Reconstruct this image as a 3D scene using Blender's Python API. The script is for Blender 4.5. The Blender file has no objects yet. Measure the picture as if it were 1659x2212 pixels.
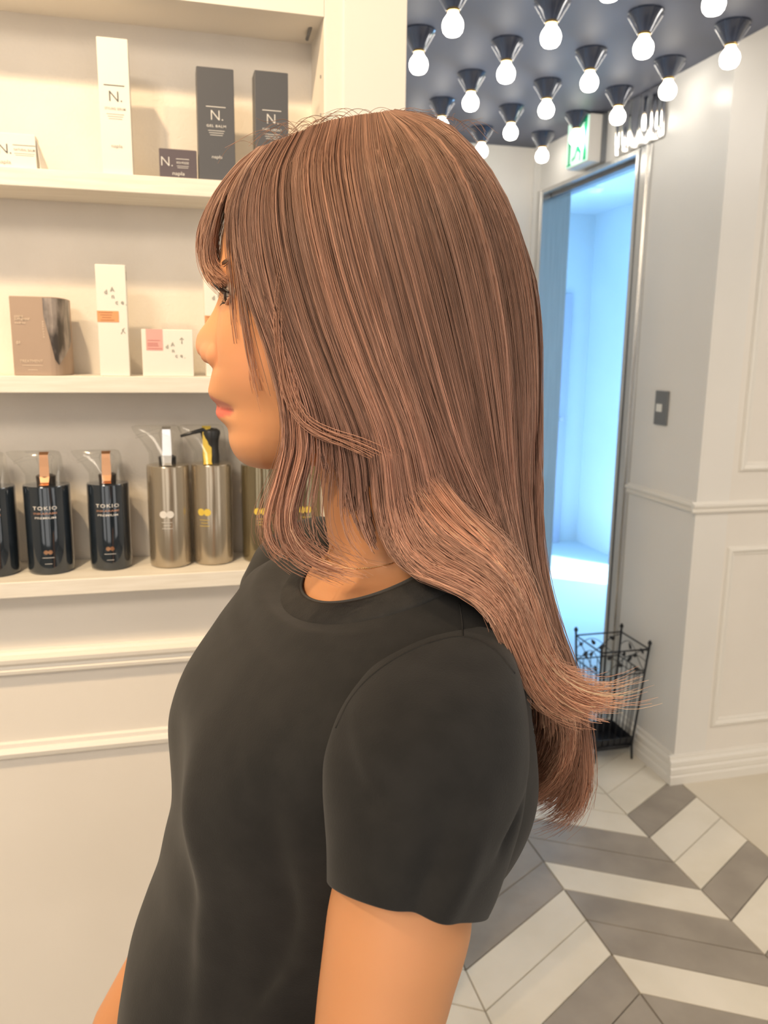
import bpy, bmesh, math, random
import numpy as np
from mathutils import Vector, Matrix
random.seed(7); rng = np.random.default_rng(7)
SC = bpy.context.scene; COL = SC.collection
PI = math.pi

# ------------------------------------------------------------------ camera
CAM_F, PITCH, YAW, ROLL = 1756.1, .19361, .25645, .013227
EYE = Vector((0, 0, 1.42))
FW = Vector((math.sin(YAW)*math.cos(PITCH), math.cos(YAW)*math.cos(PITCH), -math.sin(PITCH)))
_r = Vector((math.cos(YAW), -math.sin(YAW), 0)); _u = _r.cross(FW)
CR = _r*math.cos(ROLL) + _u*math.sin(ROLL); CU = -_r*math.sin(ROLL) + _u*math.cos(ROLL)
cam = bpy.data.cameras.new('camera'); cam.sensor_fit = 'VERTICAL'; cam.sensor_height = 24
cam.lens = CAM_F/2212*24; cam.clip_start = .02
cam_o = bpy.data.objects.new('camera', cam); COL.objects.link(cam_o)
cam_o.matrix_world = Matrix((CR, CU, -FW)).transposed().to_4x4(); cam_o.location = EYE
cam.dof.use_dof = True; cam.dof.focus_distance = .52; cam.dof.aperture_fstop = 9.5
SC.camera = cam_o

# ------------------------------------------------------------------ light
SC.view_settings.view_transform = 'Standard'; SC.view_settings.look = 'None'
SC.view_settings.gamma = 1; SC.view_settings.use_curve_mapping = False
SC.view_settings.exposure = 0.22
SC.cycles.max_bounces = 8; SC.cycles.transparent_max_bounces = 24
W = bpy.data.worlds.new('world'); SC.world = W; W.use_nodes = True
W.node_tree.nodes['Background'].inputs[0].default_value = (1.0, .93, .85, 1)
W.node_tree.nodes['Background'].inputs[1].default_value = 1.5
def light(name, kind, loc, energy, color, target=None, size=.3, sy=None, spot=None):
    l = bpy.data.lights.new(name, kind); l.energy = energy; l.color = color
    if kind == 'AREA':
        l.size = size
        if sy: l.shape = 'RECTANGLE'; l.size_y = sy
    else: l.shadow_soft_size = size
    if spot: l.spot_size = spot; l.spot_blend = .6
    o = bpy.data.objects.new(name, l); COL.objects.link(o); o.location = loc
    if target is not None:
        o.rotation_euler = (Vector(target)-Vector(loc)).to_track_quat('-Z', 'Y').to_euler()
    return o
WARM = (1, .72, .42); BLUE = (.28, .62, 1)
light('shelf_spotlight', 'SPOT', (-.42, .42, 2.5), 46, WARM, (-.05, 1.25, 1.5), .03, spot=1.5)
light('shelf_spotlight', 'SPOT', (-1.2, .35, 2.5), 42, WARM, (-.4, 1.25, 1.3), .03, spot=1.5)
light('front_shop_lamp', 'AREA', (-.9, -.9, 2.5), 22, (1, .84, .66), (0, .6, 1.2), .5)  # added soft fill from the front, standing for unseen room lamps
light('room_ceiling_lamp', 'AREA', (2.6, .6, 2.55), 22, (1, .93, .84), (2.2, 1.2, 0), 1.0)  # added overhead fill for the right side, no fixture in view
light('corridor_window_light', 'AREA', (3.35, 4.38, 1.0), 60, BLUE, (2.4, 4.75, 1.0), .6, 1.8)
light('corridor_sun', 'SPOT', (4.4, 3.05, 2.1), 1500, (.72, .9, 1), (2.7, 4.85, 0), .02, spot=.6)

# ------------------------------------------------------------------ helpers
def px(x, y): return FW + CR*((x-829.5)/CAM_F) - CU*((y-1106)/CAM_F)
def S(x, y, Y=1.2):                       # point of the vertical plane at depth Y seen at a pixel
    d = px(x, y); return EYE + d*(Y/d.y)
HN = Vector((math.sin(YAW), math.cos(YAW), 0)); RN = Vector((math.cos(YAW), -math.sin(YAW), 0))
def K(x, y, w):                           # point at horizontal distance w in front of the camera
    d = px(x, y); return EYE + d*(w/d.dot(HN))
def rwz(p): q = p-EYE; return q.dot(RN), q.dot(HN), p.z
def P3(r, w, z): return Vector((EYE.x, EYE.y, 0)) + RN*r + HN*w + Vector((0, 0, z))

def mat(name, col, rough=.5, metal=0, spec=.5, **kw):
    m = bpy.data.materials.new(name); m.use_nodes = True
    b = m.node_tree.nodes['Principled BSDF']
    b.inputs['Base Color'].default_value = (*col, 1); b.inputs['Roughness'].default_value = rough
    b.inputs['Metallic'].default_value = metal; b.inputs['Specular IOR Level'].default_value = spec
    for k, v in kw.items(): b.inputs[k.replace('_', ' ')].default_value = v
    return m
def noise_mat(name, c1, c2, scale, rough=.5, bump=0, detail=4, stretch=(1, 1, 1), spec=.5, bscale=None, dist=.002, lo=.35, hi=.65, metal=0):
    m = mat(name, c1, rough, metal, spec); nt = m.node_tree; N = nt.nodes; L = nt.links; b = N['Principled BSDF']
    tc = N.new('ShaderNodeTexCoord'); mp = N.new('ShaderNodeMapping'); mp.inputs['Scale'].default_value = stretch
    L.new(tc.outputs['Object'], mp.inputs[0])
    n = N.new('ShaderNodeTexNoise'); n.inputs['Scale'].default_value = scale; n.inputs['Detail'].default_value = detail
    L.new(mp.outputs[0], n.inputs['Vector'])
    r = N.new('ShaderNodeValToRGB'); r.color_ramp.elements[0].color = (*c1, 1); r.color_ramp.elements[1].color = (*c2, 1)
    r.color_ramp.elements[0].position = lo; r.color_ramp.elements[1].position = hi
    L.new(n.outputs[0], r.inputs[0]); L.new(r.outputs[0], b.inputs['Base Color'])
    if bump:
        n2 = N.new('ShaderNodeTexNoise'); n2.inputs['Scale'].default_value = bscale or scale; n2.inputs['Detail'].default_value = 3
        L.new(mp.outputs[0], n2.inputs['Vector'])
        bp = N.new('ShaderNodeBump'); bp.inputs['Strength'].default_value = bump; bp.inputs['Distance'].default_value = dist
        L.new(n2.outputs[0], bp.inputs['Height']); L.new(bp.outputs[0], b.inputs['Normal'])
    return m
def tag(o, label=None, cat=None, group=None, kind=None):
    for k, v in (('label', label), ('category', cat), ('group', group), ('kind', kind)):
        if v: o[k] = v
    return o
def link(name, me, m=None, parent=None, smooth=False):
    if m is not None and not me.materials: me.materials.append(m)
    if smooth: me.polygons.foreach_set('use_smooth', [True]*len(me.polygons))
    o = bpy.data.objects.new(name, me); COL.objects.link(o)
    if parent is not None: o.parent = parent; o.matrix_parent_inverse = Matrix.Translation(-parent.location) if parent.rotation_euler.z == 0 else parent.matrix_basis.inverted()
    return o
def mesh(name, v, f):
    me = bpy.data.meshes.new(name); me.from_pydata([tuple(p) for p in v], [], f); me.update(); return me
def empty(name, loc, label, cat, group=None):
    o = bpy.data.objects.new(name, None); COL.objects.link(o); o.location = loc; o.empty_display_size = .02
    return tag(o, label, cat, group)
def bmobj(name, bm, m, parent=None, smooth=False):
    bmesh.ops.recalc_face_normals(bm, faces=bm.faces)
    me = bpy.data.meshes.new(name); bm.to_mesh(me); bm.free(); return link(name, me, m, parent, smooth)
def add_box(bm, lo, hi, bev=0, seg=2):
    b2 = bmesh.new(); bmesh.ops.create_cube(b2, size=1)
    c = [(a+b)/2 for a, b in zip(lo, hi)]; s = [abs(b-a) for a, b in zip(lo, hi)]
    for v in b2.verts: v.co = Vector([c[i]+v.co[i]*s[i] for i in range(3)])
    if bev: bmesh.ops.bevel(b2, geom=b2.edges[:], offset=bev, segments=seg, affect='EDGES', profile=.5)
    t = bpy.data.meshes.new('t'); b2.to_mesh(t); b2.free(); bm.from_mesh(t); bpy.data.meshes.remove(t)
def box(name, lo, hi, m, parent=None, bev=0, seg=2):
    bm = bmesh.new(); add_box(bm, lo, hi, bev, seg); return bmobj(name, bm, m, parent)
def loft(rings, cap=True):
    n = len(rings[0]); v = [p for r in rings for p in r]; f = []
    for i in range(len(rings)-1):
        for j in range(n):
            a = i*n+j; b = i*n+(j+1) % n; f.append((a, b, b+n, a+n))
    if cap: f.append(tuple(range(n))[::-1]); f.append(tuple(range(len(v)-n, len(v))))
    return v, f
def lathe(prof, c=(0, 0, 0), n=32):
    return loft([[(c[0]+r*math.cos(2*PI*k/n), c[1]+r*math.sin(2*PI*k/n), c[2]+z) for k in range(n)] for r, z in prof])
def lathe_obj(name, prof, c, m, parent=None, n=32, smooth=True):
    v, f = lathe(prof, c, n); me = mesh(name, v, f)
    bm = bmesh.new(); bm.from_mesh(me); bmesh.ops.recalc_face_normals(bm, faces=bm.faces); bm.to_mesh(me); bm.free()
    o = link(name, me, m, parent, smooth)
    if smooth: md = o.modifiers.new('es', 'EDGE_SPLIT'); md.split_angle = .6
    return o
def tube_geo(pts, rad, n=8):
    pts = [Vector(p) for p in pts]; rings = []
    up = Vector((0, 0, 1))
    for i, p in enumerate(pts):
        t = (pts[min(i+1, len(pts)-1)]-pts[max(i-1, 0)]).normalized()
        a = t.cross(up)
        if a.length < .1: a = t.cross(Vector((1, 0, 0)))
        a.normalize(); b = t.cross(a); r = rad[i] if hasattr(rad, '__len__') else rad
        rings.append([p+a*(r*math.cos(2*PI*k/n))+b*(r*math.sin(2*PI*k/n)) for k in range(n)])
    return loft(rings)
def multi(name, geos, m, parent=None, smooth=True):
    V, Fc = [], []
    for v, f in geos:
        o = len(V); V += list(v); Fc += [tuple(i+o for i in q) for q in f]
    me = mesh(name, V, Fc); return link(name, me, m, parent, smooth)
_fontcache = {}
def text(s, name, m, parent, origin, xdir, ydir, height, align='CENTER', spacing=1.0, depth=.0002, width=None, bold=0):
    """flat lettering lying on a surface: origin, reading direction and up direction in the world"""
    key = (s, align, spacing, depth, bold)
    if key not in _fontcache:
        c = bpy.data.curves.new('t', 'FONT'); c.body = s; c.align_x = align; c.size = 1; c.space_character = spacing
        c.extrude = 0; c.offset = bold; c.resolution_u = 3
        to = bpy.data.objects.new('t', c); COL.objects.link(to)
        dg = bpy.context.evaluated_depsgraph_get(); me = bpy.data.meshes.new_from_object(to.evaluated_get(dg))
        bpy.data.objects.remove(to); _fontcache[key] = me
    me = _fontcache[key].copy(); me.materials.clear()
    X = Vector(xdir).normalized(); Y = Vector(ydir).normalized(); Z = X.cross(Y)
    co = np.array([v.co[:] for v in me.vertices]); 
    sx = sy = height/.72
    if width: sx = width/(co[:, 0].max()-co[:, 0].min())
    for v in me.vertices: v.co = Vector(origin)+X*(v.co.x*sx)+Y*(v.co.y*sy)+Z*depth
    return link(name, me, m, parent)
# ------------------------------------------------------------------ materials
M = dict(
 wall=noise_mat('wall_paint', (.80, .76, .70), (.84, .80, .74), 3, .55, .05, bscale=120),
 wall_gloss=noise_mat('satin_wall_paint', (.78, .76, .72), (.82, .80, .76), 2, .3, .03, bscale=90),
 grain=noise_mat('white_wood_laminate', (.78, .74, .66), (.86, .83, .76), 6, .5, .12, stretch=(2, 30, 30), bscale=12, dist=.001),
 backing=noise_mat('textured_backing_paper', (.77, .72, .65), (.82, .77, .70), 9, .6, .35, bscale=240, dist=.0015),
 trim=mat('trim_paint', (.84, .81, .75), .4),
 navy=noise_mat('dark_ceiling_paint', (.075, .085, .12), (.085, .095, .135), 2, .55, .03, bscale=60),
 ceil=mat('ceiling_paint', (.8, .77, .72), .6),
 tile_l=noise_mat('cream_tile', (.78, .73, .62), (.87, .82, .72), 5, .42, .04, detail=6),
 tile_d=noise_mat('grey_tile', (.31, .275, .235), (.39, .35, .30), 7, .42, .04, detail=6),
 grout=mat('grout', (.30, .27, .23), .9),
 floor2=noise_mat('plain_cream_floor', (.66, .60, .49), (.74, .68, .57), 2, .3, .03),
 steel=noise_mat('brushed_steel', (.62, .61, .59), (.70, .69, .67), 4, .22, .1, stretch=(30, 30, 1), metal=1),
 mirror_steel=mat('polished_steel', (.72, .71, .71), .14, 1),
 steel_dark=mat('shadow_gap_metal', (.22, .23, .25), .35, .8),
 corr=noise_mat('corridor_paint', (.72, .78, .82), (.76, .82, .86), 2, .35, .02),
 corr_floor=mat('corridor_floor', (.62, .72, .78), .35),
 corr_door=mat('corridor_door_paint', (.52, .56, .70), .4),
 black=mat('black_iron', (.02, .022, .028), .4, .3),
 white=mat('white_card', (.86, .83, .76), .45), ink=mat('dark_print', (.04, .045, .04), .5),
 greyink=mat('grey_print', (.35, .34, .30), .5), silver=mat('silver_print', (.75, .74, .72), .35),
 charcoal=mat('charcoal_card', (.085, .088, .10), .42), plum=mat('dark_plum_card', (.10, .08, .095), .42),
 tan=mat('taupe_card', (.42, .31, .235), .5), paleink=mat('cream_print', (.75, .62, .48), .45),
 orange=mat('orange_sticker', (.72, .36, .16), .5), pink=mat('pink_sticker', (.80, .42, .38), .5),
 orange_d=mat('orange_sticker_print', (.50, .20, .09), .5), pink_d=mat('pink_sticker_print', (.55, .22, .20), .5),
)
X = 1.603; YC = 2.205; CZ = 2.303; SX = .338; SY = 1.2; RX = .221; BY = 1.305
def struct(o): o['kind'] = 'structure'; return o

# ------------------------------------------------------------------ floor
fl = struct(box('floor', (-3, -2.5, -.10), (5, 7, -.009), M['grout']))
dark = {}
# chevron columns: boundary x, height of the joint there; tile k spans joint k..k+1 (0.125 m)
cols = [(-.826, -.464, 0), (-.464, -.102, 1), (-.102, .260, 0), (.260, .622, 1), (.622, .984, 0), (.984, 1.346, 1), (1.346, 1.628, 0)]
# joints: high (1.775) at x=.984, low (1.561) at .622 and 1.347
patt = {4: {1.40: 0, 1.275: 1, 1.525: 1, 1.65: 0, 1.775: 0, 1.9: 1, 2.025: 0, 1.15: 1},
        5: {1.275: 1, 1.40: 0, 1.525: 1, 1.65: 1, 1.775: 0, 1.9: 1, 2.025: 1, 1.15: 1},
        6: {1.311: 1, 1.436: 0, 1.561: 1, 1.686: 0, 1.811: 0, 1.936: 1}}
patt[4] = {1.15: 0, 1.275: 1, 1.40: 1, 1.525: 0, 1.65: 0, 1.775: 1, 1.9: 1, 2.025: 0}
patt[5] = {1.15: 1, 1.275: 1, 1.40: 0, 1.525: 1, 1.65: 1, 1.775: 0, 1.9: 1, 2.025: 1}
tr = random.Random(3); g = .0016
for ci, (xa, xb, kind) in enumerate(cols):
    lo_, hi_ = 1.561, 1.775
    ya, yb = (lo_, hi_) if kind == 0 else (hi_, lo_)
    if ci == 6: yb = lo_+(hi_-lo_)*(xb-xa)/.3625
    for k in range(-13, 15):
        d = k*.125
        ref = round((ya if (ci == 5 or ci == 6) else yb)+d, 3)
        c = None
        if ci in patt:
            for kk, vv in patt[ci].items():
                if abs(kk-ref) < .01: c = vv
        if c is None: c = 0 if (ref > 2.0 and ci >= 4) else int(tr.random() < .45)
        p = [(xa+g, ya+d+g), (xb-g, yb+d+g), (xb-g, yb+d+.125-g), (xa+g, ya+d+.125-g)]
        q = [(x+(.001 if i in (0, 3) else -.001), y+(.001 if i < 2 else -.001)) for i, (x, y) in enumerate(p)]
        z = tr.uniform(-.0003, .0003)
        v = [(x, y, -.009) for x, y in p]+[(x, y, -.001+z) for x, y in p]+[(x, y, z) for x, y in q]
        f = [(3, 2, 1, 0)]+[(i, (i+1) % 4, 4+(i+1) % 4, 4+i) for i in range(4)]+[(4+i, 4+(i+1) % 4, 8+(i+1) % 4, 8+i) for i in range(4)]+[(8, 9, 10, 11)]
        link('tile', mesh('tile', v, f), M['tile_d'] if c else M['tile_l'], fl)
pf = box('border_floor_slab', (1.630, -2.5, -.0085), (1.655+.6, 3.6, 0), M['floor2'], fl, .001, 1)
box('grey_floor_slab', (2.257, -2.5, -.0085), (3.6, 3.6, -.0002), M['tile_d'], fl, .001, 1)

# ------------------------------------------------------------------ partition with the shelf recess (left)
wl = struct(box('wall_left', (-3, 1.235, 0), (SX, 3.5, 1.075), M['wall']))
b = bmesh.new()
add_box(b, (RX, SY, 1.075), (SX, 3.5, 2.62), .002, 1)
wp = struct(bmobj('wall_pillar', b, M['wall']))
box('stile', (RX+.0265, SY-.0035, 1.078), (SX-.0, SY+.002, 2.6), M['wall_gloss'], wp, .001, 1)
wb = struct(box('wall_recess_back', (-3, BY, 1.07), (RX+.01, 1.36, 2.62), M['backing']))
sof = struct(box('trim_1', (-3, SY+.0, 1.868), (RX, BY, 2.62), M['wall']))
def board(z0, z1, label, y0=SY):
    o = tag(box('shelf_board', (-1.6, y0, z0), (RX-.0005, BY-.0005, z1), M['grain'], None, .0012, 2), label, 'shelf', 'white shelf boards in the wall recess')
    return o
board(1.626, 1.649, 'upper white wood-grain shelf board carrying boxes with the letter N')
board(1.360, 1.383, 'middle white wood-grain shelf board, at the height of the nose, carrying small cartons')
board(1.0755, 1.0985, 'lower white wood-grain shelf board carrying the row of pump bottles', SY-.012)
# shelf pin holes and the lid stay of the top flap
for z in (1.70, 1.675, 1.75, 1.80):
    lathe_obj('shelf_pin', [(.0022, 0), (.0022, .003)], (0, 0, 0), M['steel_dark'], wp, 10).matrix_world = Matrix.Translation((RX-.001, 1.225, z)) @ Matrix.Rotation(PI/2, 4, 'Y')
hg = empty('flap_stay', (RX-.006, 1.222, 1.875), 'small metal flap stay at the top right corner of the shelf recess', 'hinge')
box('stay_plate', (RX-.006, 1.215, 1.870), (RX-.0005, 1.24, 1.893), M['steel'], hg, .001)
v, f = tube_geo([(RX-.008, 1.225, 1.888), (RX-.012, 1.245, 1.866), (RX-.012, 1.27, 1.862)], .0025); multi('stay_arm', [(v, f)], M['steel_dark'], hg)
# mouldings under the shelves
def mould(name, prof, a, b, out):
    """sweep a (outward, z) profile from a to b; out = outward direction"""
    out = Vector(out); r = []
    for p in (a, b): r.append([Vector(p)+out*o+Vector((0, 0, z)) for o, z in prof])
    v, f = loft(r); bm = bmesh.new(); me = mesh('t', v, f); bm.from_mesh(me); return bmobj(name, bm, M['trim'])
RAIL = [(0, 0), (.006, .001), (.013, .005), (.014, .010), (.010, .013), (.009, .016), (.012, .018), (.018, .023), (.019, .029), (.013, .032), (.008, .033), (.006, .037), (0, .038)]
FRAME = [(0, 0), (.005, .001), (.010, .005), (.012, .012), (.009, .017), (.006, .019), (.005, .025), (0, .027)]
struct(mould('trim_2', RAIL, (-3, 1.235, .945), (SX, 1.235, .945), (0, -1, 0)))
struct(mould('trim_3', FRAME, (-3, 1.235, .812), (.25, 1.235, .812), (0, -1, 0)))
BASE = [(0, 0), (.022, 0), (.022, .028), (.018, .032), (.020, .040), (.020, .055), (.015, .060), (.017, .066), (.017, .080), (.010, .088), (.008, .098), (0, .100)]
struct(mould('baseboard_left', BASE, (-3, 1.235, 0), (SX, 1.235, 0), (0, -1, 0)))
struct(box('wall_back', (SX, 3.5, 0), (X+.12, 3.62, 2.62), M['wall']))
struct(box('trim_4', (X-.03, 3.485, 0), (X, 3.5, CZ), M['wall_gloss']))

# ------------------------------------------------------------------ wall with the doorway (right, running away from the camera)
DY0, DY1, DZ = 2.60, 3.45, 2.122
wr = struct(box('wall_right', (X, YC, 0), (X+.12, DY0, 2.62), M['wall_gloss']))
struct(box('wall_over_door', (X, DY0, DZ), (X+.12, 3.5, 2.62), M['wall_gloss']))
struct(box('wall_door_end', (X, DY1, 0), (X+.12, 3.5, DZ), M['wall_gloss']))
# steel lining of the doorway
dj = struct(box('trim_5', (X-.008, DY0, 0), (X+.125, DY0+.018, DZ), M['steel'], None, .001))
box('steel_face', (X-.014, DY0+.018, 0), (X-.004, DY0+.052, DZ), M['steel'], dj, .001)
box('shadow_gap', (X-.004, DY0+.010, 0), (X+.02, DY0+.075, DZ), M['steel_dark'], dj)
box('steel_face', (X-.012, DY0+.070, 0), (X+.12, DY0+.088, DZ), M['steel'], dj, .001)
dk = struct(box('trim_6', (X-.010, DY1-.016, 0), (X+.125, DY1, DZ), M['steel'], None, .001))
box('steel_face', (X-.012, DY1, 0), (X-.0005, 3.497, DZ), M['steel'], dk, .001)
dh = struct(box('trim_7', (X-.010, DY0+.088, DZ-.016), (X+.125, DY1-.016, DZ), M['steel'], None, .001))
box('lintel_track', (X+.03, DY0+.09, DZ-.030), (X+.06, DY1-.02, DZ-.016), M['steel_dark'], dh, .001)
# polished wavy cover plate over the door
rows = []
for i in range(25):
    y = 2.535+.31*i/24
    bul = .004+.012*(.5+.5*math.sin(i*1.35))*(.4+.6*math.sin(PI*i/24))
    rows.append([(X-.002-bul*(.35+.65*math.sin(PI*(j+.6)/9.5)), y, DZ+.004+(CZ-DZ-.006)*j/8) for j in range(9)])
v = [p for r in rows for p in r]; f = [(i*9+j, i*9+j+1, (i+1)*9+j+1, (i+1)*9+j) for i in range(24) for j in range(8)]
cp = link('door_cover_plate', mesh('cover', v, f), M['mirror_steel'], None, True)
sm = cp.modifiers.new('s', 'SOLIDIFY'); sm.thickness = .002; cp.modifiers.new('ss', 'SUBSURF').levels = 1
tag(cp, 'polished wavy steel cover plate above the doorway reflecting the bulbs', 'cover plate')

# panelled wall facing the camera
struct(box('wall_front', (X+.12, YC, 0), (4.2, YC+.1, 2.62), M['wall']))
struct(mould('trim_8', RAIL, (X, DY0, .930), (X, YC-.0, .930), (-1, 0, 0)))
struct(mould('trim_9', RAIL, (X-.019, YC, .930), (4.2, YC, .930), (0, -1, 0)))
struct(mould('baseboard_right', BASE, (X, DY0-.002, 0), (X, YC, 0), (-1, 0, 0)))
struct(mould('baseboard_front', BASE, (X-.022, YC, 0), (4.2, YC, 0), (0, -1, 0)))
def panel(x0, x1, z0, z1):
    """mitred picture-frame moulding on the panelled wall"""
    P = [(0, 0), (.003, .001), (.009, .004), (.012, .011), (.009, .017), (.005, .020), (.004, .027), (0, .030)]
    rings = []
    for (cx, cz, sx, sz) in ((x0, z0, 1, 1), (x1, z0, -1, 1), (x1, z1, -1, -1), (x0, z1, 1, -1)):
        rings.append([(cx+sx*w, YC-o, cz+sz*w) for o, w in P])
    n = len(P); v = [p for r in rings for p in r]; f = []
    for i in range(4):
        for j in range(n):
            a = i*n+j; b_ = i*n+(j+1) % n; c = ((i+1) % 4)*n+(j+1) % n; d = ((i+1) % 4)*n+j
            f.append((a, b_, c, d))
    bm = bmesh.new(); bm.from_mesh(mesh('t', v, f)); return bmobj('trim', bm, M['trim'])
for i, (a, b_, c, d) in enumerate(((1.732, 2.35, .188, .815), (1.745, 2.35, 1.062, 2.22), (2.50, 3.3, .188, .815), (2.50, 3.3, 1.062, 2.22))):
    o = struct(panel(a, b_, c, d)); o.name = 'trim_%d' % (10+i)

# ceilings: low dark slab with the bulbs, higher pale ceiling over the rest
struct(box('ceiling', (SX, -.2, CZ), (X, 3.5, CZ+.12), M['navy']))
struct(box('ceiling_upper', (-3, -2.5, 2.62), (4.2, 3.6, 2.7), M['ceil']))

# ------------------------------------------------------------------ corridor beyond the doorway
struct(box('wall_corridor_back', (X+.12, 5.6, 0), (3.15, 5.7, 2.5), M['corr']))
struct(box('wall_corridor_right', (3.02, 4.72, 0), (3.12, 5.6, 2.5), M['corr']))
struct(box('wall_corridor_near', (3.02, 2.4, 0), (3.12, 4.05, 2.5), M['corr']))
struct(box('wall_corridor_lintel', (3.02, 4.05, 1.95), (3.12, 4.72, 2.5), M['corr']))
struct(box('wall_corridor_left', (X+.12, 3.62, 0), (X+.2, 5.6, 2.5), M['corr']))
struct(box('ceiling_corridor', (X+.12, YC+.1, 2.42), (5, 5.7, 2.52), M['corr']))
struct(box('floor_corridor', (X+.12, YC+.1, -.01), (5, 5.7, .001), M['corr_floor']))
cd = struct(box('door_1', (X+.6, 5.57, 0), (2.86, 5.6, 1.86), M['corr_door'], None, .003))
lathe_obj('door_handle', [(.012, 0), (.012, .03), (.02, .035), (.02, .05)], (0, 0, 0), M['steel'], cd, 12).matrix_world = Matrix.Translation((2.80, 5.57, .95)) @ Matrix.Rotation(PI/2, 4, 'X')
for yy in (4.75, 5.35):
    tag(lathe_obj('smoke_detector', [(.05, 0), (.05, -.01), (.035, -.025), (.01, -.027)], (2.45+.1*(yy > 5), yy-.6, 2.42), M['white'], None, 20),
        'small white disc on the corridor ceiling, %s' % ('further from the doorway' if yy > 5 else 'nearer to the doorway'), 'detector')

# ------------------------------------------------------------------ light switch
sw = empty('light_switch', (X, 2.43, 1.25), 'grey rectangular light switch with a white rocker on the wall by the doorway', 'switch')
swm = mat('switch_grey', (.17, .18, .19), .45)
box('switch_plate', (X-.008, 2.395, 1.192), (X, 2.467, 1.306), swm, sw, .002)
box('rocker', (X-.012, 2.423, 1.236), (X-.006, 2.452, 1.262), mat('switch_white', (.8, .8, .76), .35), sw, .001)

# ------------------------------------------------------------------ exit sign
ex = empty('exit_sign', (1.56, 2.98, 2.21), 'box-shaped exit sign with a green running figure hanging over the doorway', 'sign')
em = lambda n, c, s: mat(n, c, .5, Emission_Color=(*c, 1), Emission_Strength=s)
box('housing', (1.535, 2.93, 2.130), (1.596, 3.10, 2.297), M['wall'], ex, .003)
box('bracket', (1.585, 2.921, 2.128), (1.6025, 2.931, 2.300), M['steel_dark'], ex)  # dark strip standing in for the dark gap between sign and wall
box('lit_face', (1.530, 2.934, 2.134), (1.5352, 3.096, 2.293), em('sign_white', (.70, 1, .86), .35), ex, .001)
GR = em('sign_green', (.0, .34, .14), .5)
def flat(pts, name, xx=1.5295):   # (horizontal along y: right = towards the camera, z)
    v = [(xx, 3.096-a, 2.134+b) for a, b in pts]; n = len(v)
    v += [(xx+.0006, p[1], p[2]) for p in v]
    f = [tuple(range(n)), tuple(range(2*n-1, n-1, -1))]+[(i, n+i, n+(i+1) % n, (i+1) % n) for i in range(n)]
    return link(name, mesh(name, v, f), GR, ex)
flat([(.134, .004), (.157, .004), (.157, .157), (.05, .157), (.05, .140), (.134, .140)], 'green_door_frame')
flat([(.005, .004), (.04, .004), (.035, .012), (.030, .012), (.030, .12), (.012, .12), (.012, .012), (.005, .012)], 'green_door_post')
c0 = (.098, .118); flat([(c0[0]+.011*math.cos(t), c0[1]+.011*math.sin(t)) for t in np.linspace(0, 2*PI, 14)[:-1]], 'green_figure_head')
flat([(.085, .108), (.105, .100), (.125, .075), (.118, .071), (.103, .084), (.098, .062), (.118, .040), (.112, .008), (.104, .010), (.106, .036), (.088, .048), (.070, .024), (.045, .016), (.045, .026), (.066, .034), (.080, .062), (.086, .088), (.070, .086), (.058, .068), (.051, .072), (.064, .096)], 'green_figure')

# ------------------------------------------------------------------ ceiling bulbs
bm_dark = mat('glossy_navy_socket', (.035, .048, .085), .08, .35, 1.0, Coat_Weight=.6, Coat_Roughness=.05)
highlight_chrome = mat('chrome', (.95, .95, .97), .22, .9)
brass = mat('brass_ring', (.75, .50, .18), .25, 1)
glow = mat('glowing_bulb', (1, .95, .85), .4, Emission_Color=(1, .93, .82, 1), Emission_Strength=12.0)
cone = [(.0455, 0), (.0455, -.004), (.0425, -.007), (.037, -.0135), (.031, -.0225), (.0248, -.034), (.0185, -.046), (.0160, -.050), (.0155, -.051)]
ring = [(.0160, -.051), (.0160, -.057), (.0135, -.058)]
blb = [(.0125, -.057), (.0135, -.062), (.018, -.068), (.0235, -.076), (.0262, -.085), (.0262, -.092), (.0235, -.102), (.0175, -.109), (.008, -.1125), (.001, -.113)]
grid = [(xx, yy) for yy in (2.092, 2.382, 2.673, 2.968, 3.262) for xx in (.708, .972, 1.238, 1.502)]+[(xx, yy) for yy in (1.80, 1.51, 1.22) for xx in (.708, .972, 1.238, 1.502)]
rown = {2.092: 'third', 2.382: 'fourth', 2.673: 'fifth', 2.968: 'sixth', 3.262: 'last'}
coln = {.708: 'beside the white pillar', .972: 'in the second file from the pillar', 1.238: 'in the third file from the pillar', 1.502: 'in the file nearest the doorway wall'}
first = None
meshes = None
for xx, yy in grid:
    if yy < 1.6: continue
    e = empty('ceiling_bulb', (xx, yy, CZ), '', 'lamp', 'bare bulbs on the dark ceiling')
    rn = {1.80: 'nearest row to the viewer', 2.092: 'second row', 2.382: 'third row', 2.673: 'fourth row', 2.968: 'fifth row', 3.262: 'furthest row'}[yy]
    e['label'] = 'bare lit bulb %s, %s' % (coln[xx], rn)
    if meshes is None:
        objs = [lathe_obj('socket_cone', cone, (xx, yy, CZ), bm_dark, e, 40), lathe_obj('brass_ring', ring, (xx, yy, CZ), brass, e, 24), lathe_obj('glass_bulb', blb, (xx, yy, CZ), glow, e, 28)]
        for s_ in (-1, 1):  # added wires stand in for bright reflections along the cone's edges
            dx, dy = s_*math.cos(.5), -s_*math.sin(.5)
            objs.append(multi('chrome_arm', [tube_geo([(xx+dx*a, yy+dy*a, CZ-b) for a, b in ((.0462, .007), (.0420, .014), (.0352, .025), (.0275, .037), (.0195, .0505), (.0165, .054))], [.0017, .0015, .0013, .0012, .0012, .001], 8)], highlight_chrome, e))
        meshes = [(o, (xx, yy)) for o in objs]
    else:
        for o, (ax, ay) in meshes:
            c = o.copy(); COL.objects.link(c); c.parent = e
            c.matrix_parent_inverse = Matrix.Identity(4); c.location = (-ax, -ay, -CZ)

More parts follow.
